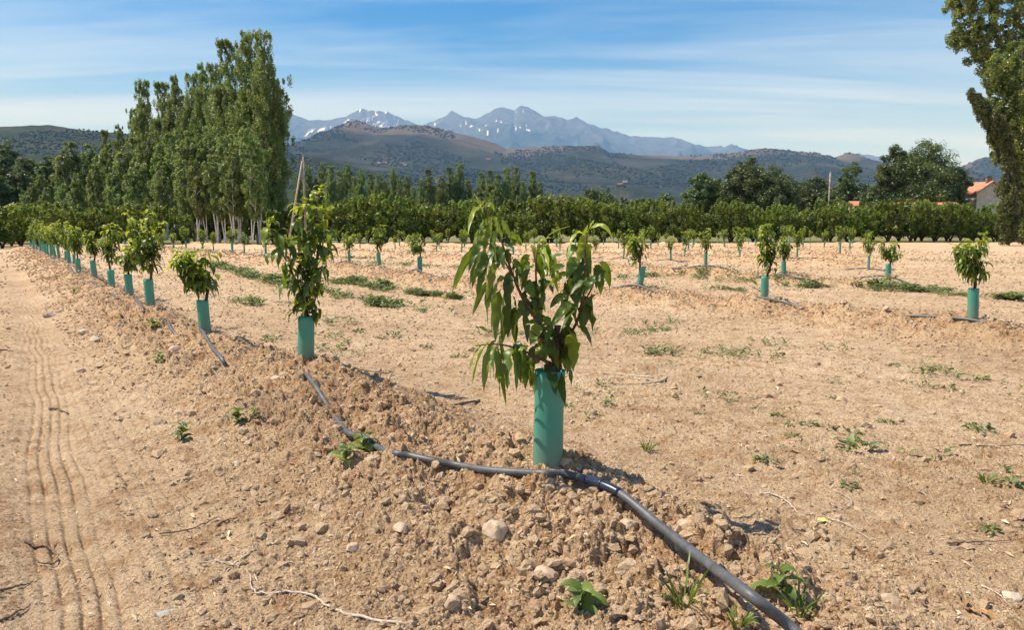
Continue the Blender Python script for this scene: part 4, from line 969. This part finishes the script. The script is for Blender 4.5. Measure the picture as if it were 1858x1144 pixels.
# bare pale trunks seen between the young crowns
# middle distance row of poplars
MG = 'row of poplars in the middle distance'
mids = [(548,318),(563,300),(578,322),(592,296),(606,302),(622,310),(636,298),(648,322),(660,308),(676,316),(690,318),(703,330),(716,306),(729,326),(742,318),(752,340),(768,326),(780,308),(792,340),(804,318),(817,304),(835,298),(850,328),(862,345),(874,314),(889,310),(904,318),(920,306),(936,304),(950,330),(966,312),(980,332),(990,352)]
for k, (px, top) in enumerate(mids):
    d = 235+rg.uniform(-12, 12); x = (px-929)/F*d; H = top_z(top, d); s = H/20.
    place('poplar', PV[rg.integers(4)], (M['bark'], M['broadleaf']), (x, d, -.1), (s*rg.uniform(.8, 1.1), s*.9, s), rg.uniform(0, 6.28), f'distant dark poplar, {ordinal(k+1)} from the left in the row below the hill', 'tree', MG)
# broadleaf trees
def bt(px, top, base, d, wpx, seed, label, mt='broadleaf', name='broadleaf_tree', lobes=None, nt_=150, flat=1.0, size=None, nper=150):
    x = (px-929)/F*d; H = top_z(top, d); W = wpx*d/F; rgx = np.random.default_rng(seed)
    if lobes is None:
        lobes = [(0, 0, H*.60, W*.36, W*.36, H*.38)]
        for i in range(7):
            a = i*.9+rgx.uniform(0, .4); rr = W*.30*rgx.uniform(.7, 1.1); lobes.append((math.cos(a)*rr, math.sin(a)*rr*.8, H*rgx.uniform(.35, .72), W*.19, W*.19, H*rgx.uniform(.15, .22)))
    me = broad(seed, lobes, int(nt_*1.9), nper, size or max(.16, d*.0016), H*.2, H*.03, (W*.06, W*.13))
    place(name, me, (M['bark'], M[mt]), (x, d, -.1), 1, 0, label, 'tree', 'broadleaf trees beyond the orchard')
bt(1665,254,372,120,150,401,'large plane tree with a broad dark crown beside the tile roofed house', nt_=230)
bt(1718,300,372,118,70,411,'right shoulder tree touching the large plane tree by the house', nt_=120)
bt(1612,258,372,121,75,412,'upright tree merging into the left side of the large plane tree', nt_=120)
bt(1538,290,372,150,62,402,'thin light green tree left of the large plane tree', nt_=90, nper=90)
bt(1345,284,372,150,100,403,'tallest rounded oak left of the wooden pole', nt_=170)
bt(1395,300,372,148,110,404,'wide dark oak just left of the wooden pole', nt_=190)
bt(1268,312,372,155,85,405,'dark rounded oak at the left end of the oak group', nt_=150)
bt(1310,325,375,152,60,413,'small oak filling the dip in the oak group', nt_=90)
bt(1076,342,376,170,95,406,'low rounded tree behind the orchard right of the foreground sapling', nt_=140)
bt(1470,318,372,165,80,407,'greyish tree right behind the wooden pole', nt_=110)
bt(1500,335,372,160,60,414,'low bush behind the foot of the thin tree', nt_=80)
bt(1440,335,372,170,50,415,'low tree between the oaks and the wooden pole', nt_=70)
bt(1575,338,374,135,60,416,'bush below the left side of the plane tree', nt_=80)
bt(1160,352,376,260,40,417,'faint distant tree right of the low rounded one', nt_=60, nper=100)
bt(1205,345,376,270,40,418,'pale distant tree left of the oak group', nt_=60, nper=100)
bt(1130,350,376,265,26,419,'slim distant tree behind the low rounded one', nt_=50, nper=80)
for k, (px, top, w_) in enumerate([(-20,262,80),(28,250,70),(70,268,62),(105,275,50),(50,300,70),(5,310,70),(-60,255,90)]):
    bt(px, top, 380, 150-k*4, w_, 430+k, f'dark broadleaf tree at the left edge, {ordinal(k+1)} of the group behind the plantation', nt_=120)
# right hand side: cypress, tall poplar with ivy
d = 53; x = (1827-929)/F*d; bz = tz(x, d)
rg2 = np.random.default_rng(66); wood = Tubes(); Cn = []; Rd = []
axis = [(1828,437),(1827,400),(1829,350),(1826,300),(1818,262),(1806,232),(1790,210),(1775,190),(1758,172)]
AX = spline([at_depth(a, b, d)-np.array([x, d, 0]) for a, b in axis], 40)
wood.add(AX, np.linspace(.16, .03, len(AX)), 8)
for i in range(240):
    u = rg2.random(); k = u*(len(AX)-1); p = AX[int(k)]; wd_ = np.interp(u, [0, .12, .5, .62, .8, 1], [.55, .72, .62, .9, .55, .10])
    a = rg2.uniform(0, 6.28); r_ = wd_*rg2.uniform(.3, .95); Cn.append(p+np.array([math.cos(a)*r_, math.sin(a)*r_, rg2.uniform(0, .3)])); s = rg2.uniform(.16, .3); Rd.append((s, s, s*1.9))
me = (wood.mesh('trunk'), crown_mesh('crown', [scatter_leaves(np.array(Cn), np.array(Rd), 170, .085, rg2, np.clip(.45+.15*rg2.normal(size=len(Cn)), 0, 1), .5, 2.2, .3)]))
place('cypress', me, (M['bark'], M['cypress']), (x, d, 0), 1, 0, 'narrow dark cypress with a top bending left at the right edge', 'tree', None)
def blob_tree(name, d, px0, blobs, mt, seed, label, size, nper, tsz, stems, trr=.22, bm='bark'):
    x = (px0-929)/F*d; org = np.array([x, d, 0.0]); rgx = np.random.default_rng(seed); Cn = []; Rd = []; wood = Tubes()
    for S in stems: P = spline([at_depth(a, b, d+e)-org for a, b, e in S], 14); wood.add(P, np.linspace(trr, .03, len(P)), 8)
    for bx, by, rx, ry, n in blobs:
        for i in range(int(n*(2.1 if mt == 'ivy' else 1.35))):
            a = rgx.normal(size=3); a /= np.linalg.norm(a); r_ = rgx.random()**.45
            q = at_depth(bx+a[0]*rx*r_, by+a[2]*ry*r_, d)-org; q[1] += a[1]*r_*rx*d/F*1.1; Cn.append(q); s = rgx.uniform(*tsz); Rd.append((s*.8, s*.8, s*1.1))
    Cn = np.array(Cn); me = (wood.mesh('trunk'), crown_mesh('crown', [scatter_leaves(Cn, np.array(Rd), nper, size, rgx, np.clip(.45+.16*rgx.normal(size=len(Cn)), 0, 1), .55, 1.15, .5)]))
    place(name, me, (M[bm], M[mt]), tuple(org), 1, 0, label, 'tree', None)
blob_tree('poplar', 64, 1856, [(1745,15,30,35,26),(1760,-20,40,30,26),(1755,60,32,26,26),(1775,95,26,24,20),(1790,45,34,50,34),(1740,75,16,16,10),(1835,0,50,60,60),(1810,130,30,40,30),(1835,100,40,60,40),(1880,60,50,90,60),(1820,-60,60,50,50),(1890,-70,60,60,40)],
          'poplar', 501, 'tall poplar cut off by the top right corner, with a spreading open crown', .15, 120, (.28, .55), [[(1856,437,0),(1850,300,0),(1835,150,0),(1805,60,0),(1780,-20,0)],[(1856,437,0),(1858,250,0),(1862,60,0),(1870,-80,0)],[(1815,130,0),(1790,85,0),(1765,40,0),(1750,0,0)],[(1800,110,0),(1775,90,0),(1745,72,0)]])
blob_tree('ivy_clad_tree', 56, 1862, [(1850,170,46,50,50),(1835,210,42,40,40),(1845,260,34,50,44),(1850,320,26,50,36),(1858,380,26,50,30),(1865,430,26,16,14),(1822,165,26,24,16),(1800,150,18,16,8),(1812,120,26,30,16),(1860,110,40,50,30),(1802,205,20,34,16),(1815,262,18,36,16)],
          'ivy', 502, 'ivy covered tree trunk at the right edge in front of the poplar', .115, 110, (.22, .42), [[(1850,440,0),(1848,330,0),(1850,200,0),(1855,90,0)],[(1866,440,0),(1870,250,0),(1880,90,0)]], .20, 'bark')

# ---------------------------------------------------------------- poles and wires
def cyl(name, a, b, r0, r1, mt, parent=None, loc=(0, 0, 0)):
    t = Tubes(); t.add([a, ((np.array(a)+np.array(b))/2), b], [r0, (r0+r1)/2, r1], 12); o = link(name, t.mesh(name), mt, parent); o.location = loc; return o
dA = 50.; xA = (557-929)/F*dA; zA = top_z(285, dA)
po = empty('utility_pole', (xA, dA, 0)); cyl('post', (0, 0, -.3), (0, 0, zA), .085, .06, M['pole_wood'], po)
xs = (526-557)/F*dA; cyl('strut', (xs, -.4, -.2), (-.08, 0, zA-.25), .07, .055, M['stake'], po)
cyl('insulator', (.0, 0, zA), (.0, 0, zA+.12), .035, .02, M['ceramic'], po)
tag(po, 'wooden pole braced by a slanting pale strut, behind the second sapling', 'utility pole', 'wooden utility poles')
dB = 74.; xB = (1498-929)/F*dB; zB = top_z(313, dB)
pb = empty('utility_pole', (xB, dB, 0)); cyl('post', (0, 0, -.3), (0, 0, zB), .11, .085, M['pole_wood'], pb); cyl('insulator', (0, 0, zB), (0, 0, zB+.14), .04, .02, M['ceramic'], pb)
tag(pb, 'single wooden pole standing among the orchard trees at right', 'utility pole', 'wooden utility poles')
def wire(a, b, sag, label, r=.012):
    a = np.array(a); b = np.array(b); t = np.linspace(0, 1, 40)[:, None]; P = a+(b-a)*t; P[:, 2] -= (4*sag*t*(1-t))[:, 0]
    T_ = Tubes(); T_.add(P, r, 5); tag(link('overhead_wire', T_.mesh('overhead_wire'), M['wire']), label, 'wire', 'overhead wires')
wire((xA, dA, zA+.05), (xB, dB, zB+.05), 1.5, 'thin overhead wire sagging between the braced pole and the single pole', .012)
wire((xB, dB, zB+.05), ((1900-929)/F*95, 95, zB+.3), .8, 'thin overhead wire running right from the single pole', .012)

# ---------------------------------------------------------------- houses
def box(bm, x0, x1, y0, y1, z0, z1):
    v = [bm.verts.new(p) for p in ((x0,y0,z0),(x1,y0,z0),(x1,y1,z0),(x0,y1,z0),(x0,y0,z1),(x1,y0,z1),(x1,y1,z1),(x0,y1,z1))]
    for f in ((3,2,1,0),(4,5,6,7),(0,1,5,4),(1,2,6,5),(2,3,7,6),(3,0,4,7)): bm.faces.new([v[i] for i in f])
def bmo(name, fn, mt, parent): 
    bm = bmesh.new(); fn(bm); me = bpy.data.meshes.new(name); bm.to_mesh(me); bm.free(); return link(name, me, mt, parent)
def house(name, loc, rz, w_, dp, h, rise, wallm, label, chim=True, win=True, over=.35, group=None):
    """gable faces local -Y"""
    o = empty(name, loc, rz)
    def wall(bm):
        f = [bm.verts.new(p) for p in ((-w_/2,0,-.5),(w_/2,0,-.5),(w_/2,0,h),(0,0,h+rise),(-w_/2,0,h))]; g = [bm.verts.new((v.co.x, dp, v.co.z)) for v in f]
        bm.faces.new(f); bm.faces.new(g[::-1])
        for i in (0, 1, 4): bm.faces.new((f[(i+1) % 5], f[i], g[i], g[(i+1) % 5]))
    bmo('wall', wall, wallm, o)
    def roof(bm):
        th_ = .18; sl = rise/(w_/2)
        for s in (-1, 1):
            e = w_/2+over; z1 = h-over*sl+.03; z2 = h+rise+.03
            a = [(0, -over, z2), (s*e, -over, z1), (s*e, dp+over, z1), (0, dp+over, z2)]
            lo = [bm.verts.new(p) for p in a]; hi = [bm.verts.new((p[0], p[1], p[2]+th_)) for p in a]
            bm.faces.new(lo); bm.faces.new(hi[::-1])
            for i in range(4): bm.faces.new((lo[i], hi[i], hi[(i+1) % 4], lo[(i+1) % 4]))
        bmesh.ops.recalc_face_normals(bm, faces=bm.faces)
    rf = bmo('roof', roof, M['roof'], o)
    if chim: bmo('chimney', lambda bm: (box(bm, -.5, .15, .6, 1.2, h+rise*.6, h+rise+.9), box(bm, -.6, .25, .5, 1.3, h+rise+.9, h+rise+1.02)), M['dark_wall'], rf)
    if win:
        fr = bmo('window', lambda bm: box(bm, -w_*.18-.55, -w_*.18+.55, -.06, .05, h*.35, h*.35+1.4), M['shutter'], o); fr['label'] = 'dark shuttered window'
        bmo('pane', lambda bm: box(bm, -w_*.18-.42, -w_*.18+.42, -.09, -.05, h*.35+.12, h*.35+1.28), M['window_glass'], fr)
    tag(o, label, 'house', group); return o
d = 118.; gx0, gx1 = [(q-929)/F*d for q in (1764, 1814)]
hE = top_z(345, d); hR = top_z(326, d)
house('farmhouse', ((gx0+gx1)/2, d, 0), R(-6), gx1-gx0, 11, hE-.4, hR-hE, M['render_wall'], 'farmhouse with beige gable wall and orange tiled roof beside the cypress')
d = 126.; x0 = (1735-929)/F*d; hh = top_z(346, d)
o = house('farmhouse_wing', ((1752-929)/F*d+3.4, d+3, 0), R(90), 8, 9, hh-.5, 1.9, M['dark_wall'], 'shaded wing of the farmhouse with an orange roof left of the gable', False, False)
d = 112.; hh = top_z(376, d)
house('tiled_shed', ((1722-929)/F*d, d, 0), R(90), 5, 8, hh-.4, .9, M['pink_wall'], 'low shed roofed with orange tiles under the plane tree', False, False)
d = 140.; hh = top_z(372, d)
house('tiled_shed', ((1566-929)/F*d, d, 0), R(90), 4, 3, hh-.3, .8, M['pink_wall'], 'tiny orange roof peeking over the orchard left of the plane tree', False, False)

# ---------------------------------------------------------------- hills and mountains
class Range:
    def __init__(s, D, prof, L, back, seed, amp, freq, p=1.25, nx=420, ny=130):
        s.D = D; pf = np.array(prof, float); s.px = (pf[:, 0]-929)/F*D; s.pz = np.array([at_depth(a, b, D)[2] for a, b in prof]); s.L = L; s.back = back; s.seed = seed; s.amp = amp; s.freq = freq; s.p = p; s.nx = nx; s.ny = ny
    def h(s, x, y):
        zc = np.interp(x, s.px, s.pz)
        t = np.clip((y-(s.D-s.L))/s.L, 0, 1); b = np.clip(1-(y-s.D)/s.back, 0, 1)
        pr = np.where(y < s.D, t**s.p, b)
        n = ridged(x/s.freq, y/s.freq*.6, s.seed, 6)-.95
        wgt = np.where(y < s.D, np.sqrt(np.clip(1-t, 0, 1)+.02)*np.clip(t*4, 0, 1), .3)
        return zc*pr + s.amp*n*wgt + s.amp*.06*perlin(x/s.freq*14, y/s.freq*14, s.seed+3)*np.clip(t*4, 0, 1) - 2*(t <= 0)
    def mesh(s, name):
        xs = np.linspace(s.px[0], s.px[-1], s.nx); t = np.linspace(0, 1, s.ny); ys = np.concatenate([s.D-s.L+s.L*t, s.D+s.back*np.linspace(0, 1, 14)[1:]])
        Xg, Yg = np.meshgrid(xs, ys, indexing='ij'); Zg = s.h(Xg, Yg); a, b = Xg.shape
        i, j = np.meshgrid(np.arange(a-1), np.arange(b-1), indexing='ij')
        Q = np.stack([i*b+j, (i+1)*b+j, (i+1)*b+j+1, i*b+j+1], -1).reshape(-1, 4)
        return mesh_np(name, np.stack([Xg.ravel(), Yg.ravel(), Zg.ravel()], 1), Q, None, True, {'hgt': (Zg/np.maximum(np.interp(Xg, s.px, s.pz), 1)).ravel()})
far = Range(18000, [(0,330),(250,290),(400,245),(470,215),(505,200),(530,199),(570,212),(600,212),(640,207),(665,201),(690,197),(710,198),(735,210),(765,222),(800,212),(825,204),(850,209),(868,209),(890,198),(905,192),(925,193),(932,197),(945,190),
    (965,198),(985,207),(1010,208),(1040,218),(1080,226),(1110,232),(1140,242),(1180,243),(1215,250),(1240,256),(1270,262),(1300,260),(1325,268),(1350,275),(1400,285),(1450,300),(1500,284),(1545,278),(1580,284),(1620,300),(1740,300),(1800,300),(2100,330)], 7500, 4000, 5, 430, 1900, 1.0, 900, 240)
mid = Range(5200, [(-300,300),(200,300),(420,300),(540,268),(560,265),(590,248),(615,232),(640,222),(655,219),(680,226),(700,232),(740,228),(780,230),(820,240),(860,250),(900,262),(918,270),(940,268),(1000,264),(1050,266),(1085,268),(1100,277),(1150,280),(1250,281),
    (1330,276),(1380,270),(1420,272),(1450,276),(1500,287),(1530,277),(1550,284),(1600,300),(1660,316),(1700,310),(1740,298),(1775,286),(1800,280),(1858,268),(2150,280)], 3400, 2200, 15, 62, 800, 1.2, 800, 260)
near_h = Range(2300, [(-500,225),(-100,232),(0,230),(50,227),(110,228),(200,236),(260,242),(400,262),(520,275),(600,289),(680,308),(760,326),(850,345),(950,362),(1100,380),(1300,395),(1600,405)], 1500, 900, 25, 24, 420, 1.2, 500, 160)
def hillmat(name, stops, sc, rock=None, rockpos=(0.55, 0.7), bump=1.0, bd=10., snow=False, sc2=None):
    m, t, b = mat(name); pos = N(t, 'ShaderNodeNewGeometry').outputs['Position']
    n = noise(t, sc, 9, 0.68, pos); c = ramp(t, n.outputs[0], stops).outputs[0]
    n2 = noise(t, (sc2 or sc*6), 5, 0.7, pos)
    c = mixc(t, 0.8, c, ramp(t, n2.outputs[0], [(0.35, (0.55, 0.6, 0.6)), (0.6, (1.25, 1.2, 1.15))]).outputs[0], 'MULTIPLY')
    if rock:
        hg = attr(t, 'hgt'); n3 = noise(t, sc*.6, 6, .6, pos)
        s_ = N(t, 'ShaderNodeMath', operation='ADD'); t.links.new(hg, s_.inputs[0]); mm = N(t, 'ShaderNodeMapRange', inp={1: .2, 2: .8, 3: -.3, 4: .3}); t.links.new(n3.outputs[0], mm.inputs[0]); t.links.new(mm.outputs[0], s_.inputs[1])
        f = ramp(t, s_.outputs[0], [(rockpos[0], (0, 0, 0)), (rockpos[1], (1, 1, 1))]).outputs[0]
        c = mixc(t, f, c, rock)
    if snow:
        hg = attr(t, 'hgt'); mp = N(t, 'ShaderNodeMapping'); mp.inputs['Scale'].default_value = (1, .12, .12); mp.inputs['Rotation'].default_value = (0, R(24), 0); t.links.new(pos, mp.inputs[0])
        n4 = noise(t, .0105, 5, .66, mp.outputs[0], .8); n5 = noise(t, .00042, 3, .5, pos)
        hm = N(t, 'ShaderNodeMapRange', inp={1: .62, 2: .92, 3: 0, 4: 1}); t.links.new(hg, hm.inputs[0])
        a = N(t, 'ShaderNodeMath', operation='GREATER_THAN', inp={1: .60}); t.links.new(n4.outputs[0], a.inputs[0])
        c5 = N(t, 'ShaderNodeMapRange', inp={1: .38, 2: .43, 3: 0, 4: 1}); t.links.new(n5.outputs[0], c5.inputs[0])
        x1 = N(t, 'ShaderNodeMath', operation='MULTIPLY'); t.links.new(a.outputs[0], x1.inputs[0]); t.links.new(c5.outputs[0], x1.inputs[1])
        sx_ = N(t, 'ShaderNodeSeparateXYZ'); t.links.new(pos, sx_.inputs[0]); bx_ = N(t, 'ShaderNodeMath', operation='COMPARE', inp={1: -2100.0, 2: 2500.0}); t.links.new(sx_.outputs[0], bx_.inputs[0])
        h3 = N(t, 'ShaderNodeMath', operation='GREATER_THAN', inp={1: .22}); t.links.new(hm.outputs[0], h3.inputs[0]); h2 = N(t, 'ShaderNodeMath', operation='MULTIPLY'); t.links.new(h3.outputs[0], h2.inputs[0]); t.links.new(bx_.outputs[0], h2.inputs[1])
        x2 = N(t, 'ShaderNodeMath', operation='MULTIPLY'); t.links.new(x1.outputs[0], x2.inputs[0]); t.links.new(h2.outputs[0], x2.inputs[1])
        c = mixc(t, x2.outputs[0], c, (0.9, 0.9, 0.92))
    t.links.new(c, b.inputs['Base Color']); b.inputs['Roughness'].default_value = 0.95; b.inputs['Specular IOR Level'].default_value = 0.05
    bp = N(t, 'ShaderNodeBump', inp={'Strength': bump, 'Distance': bd}); t.links.new(n2.outputs[0], bp.inputs['Height']); t.links.new(bp.outputs[0], b.inputs['Normal'])
    return m
fm = hillmat('mountain_rock', [(0.35, (0.02, 0.03, 0.03)), (0.6, (0.05, 0.055, 0.05))], .0009, (0.085, 0.085, 0.095), (0.66, 0.9), .8, 60., True, .004)
mm_ = hillmat('hill_scrub', [(0.35, (0.022, 0.029, 0.018)), (0.5, (0.034, 0.037, 0.022)), (0.68, (0.066, 0.062, 0.038))], .0022, (0.12, 0.092, 0.066), (0.85, 1.02), .9, 8., False, .03)
nm_ = hillmat('near_hill_scrub', [(0.35, (0.022, 0.032, 0.017)), (0.52, (0.034, 0.043, 0.023)), (0.7, (0.075, 0.07, 0.042))], .006, None, (0, 1), .9, 4., False, .06)
tag(link('mountain_range', far.mesh('mountain_range'), fm), kind='structure')
tag(link('hills', mid.mesh('hills'), mm_), kind='structure')
tag(link('low_hills', near_h.mesh('low_hills'), nm_), kind='structure')
# scrub and woods on the hillsides
rg = np.random.default_rng(123)
def scrub(rge, n, smin, smax, tmin, seed, name, label, dense=0.0):
    x = rg.uniform(rge.px[0], rge.px[-1], n); t = rg.uniform(tmin, 1.01, n); y = rge.D-rge.L+rge.L*t
    k = fbm(x/rge.freq*1.3, y/rge.freq*1.3, seed, 4) > dense; x, y = x[k], y[k]; z = rge.h(x, y)
    s = rg.uniform(smin, smax, len(x)); V, T, m_ = lumps(np.stack([x, y, z+s*.35], 1), s, rg, 1, .85, .25)
    me = mesh_np(name, V, None, T, True, {'tint': np.repeat(rg.random(len(x)), m_)})
    tag(link(name, me, M['far_wood']), label, 'scrub', kind='stuff')
mw, tw, bw = mat('far_wood'); M['far_wood'] = mw; tw.links.new(ramp(tw, attr(tw, 'tint'), [(0, (0.024, 0.034, 0.018)), (1, (0.048, 0.060, 0.030))]).outputs[0], bw.inputs['Base Color']); bw.inputs['Roughness'].default_value = .9; bw.inputs['Specular IOR Level'].default_value = .1
scrub(mid, 46000, 3, 8.5, .25, 61, 'hillside_scrub', 'dark holm oak scrub covering the middle hills', -.12)
scrub(near_h, 36000, 1.5, 4.2, .1, 62, 'low_hill_scrub', 'dark bushes dotting the low hills at left', -.15)
def on_range(rge, px, py):
    v = ray(px, py)
    for y in np.linspace(rge.D-rge.L, rge.D, 700):
        q = np.array([0, 0, CH])+v*(y/v[1])
        if rge.h(np.array([q[0]]), np.array([y]))[0] >= q[2]: return (q[0], y, float(rge.h(np.array([q[0]]), np.array([y]))[0]))
    return (q[0], rge.D, q[2])
for px, py, w_, mt, lab in [(690,298,14,'white_wall','white house at the left end of the hamlet on the rocky hill'),(702,298,18,'pink_wall','longer pinkish house in the hamlet on the rocky hill'),(731,298,12,'white_wall','bright white house right of the hamlet on the rocky hill'),
                       (738,301,14,'white_wall','low white house just below the bright white one'),(717,299,12,'pink_wall','small dull house in the middle of the hamlet'),(890,291,26,'pink_wall','wide pink villa on the wooded slope'),
                       (1138,332,20,'white_wall','white country house on the wooded slope above the low rounded tree'),(1130,337,24,'white_wall','pale terrace building just below the white country house'),(812,314,12,'white_wall','white speck of a house above the distant poplar row')]:
    q = on_range(mid, px, py); house('distant_house', (q[0], q[1], q[2]+2), R(90) if w_ > 13 else 0, 9, w_, 6, 2, M[mt], lab, False, False, group='houses far away on the hillside')

# ---------------------------------------------------------------- haze
bm = bmesh.new(); box(bm, -25000, 25000, -24000, 24000, -4.0, 3300)
me = bpy.data.meshes.new('haze'); bm.to_mesh(me); bm.free()
hm, ht, hb = mat('haze_air'); ht.nodes.remove(hb)
pv = N(ht, 'ShaderNodeVolumePrincipled'); pv.inputs['Color'].default_value = (0.24, 0.52, 1.0, 1); pv.inputs['Absorption Color'].default_value = (1, 1, 1, 1); pv.inputs['Density'].default_value = 6.2e-5; pv.inputs['Anisotropy'].default_value = 0.0
ht.links.new(pv.outputs[0], ht.nodes['Material Output'].inputs['Volume'])
tag(link('haze', me, hm), 'pale blue air between the field and the mountains', 'haze', kind='stuff')
print('objects', len(C.objects))
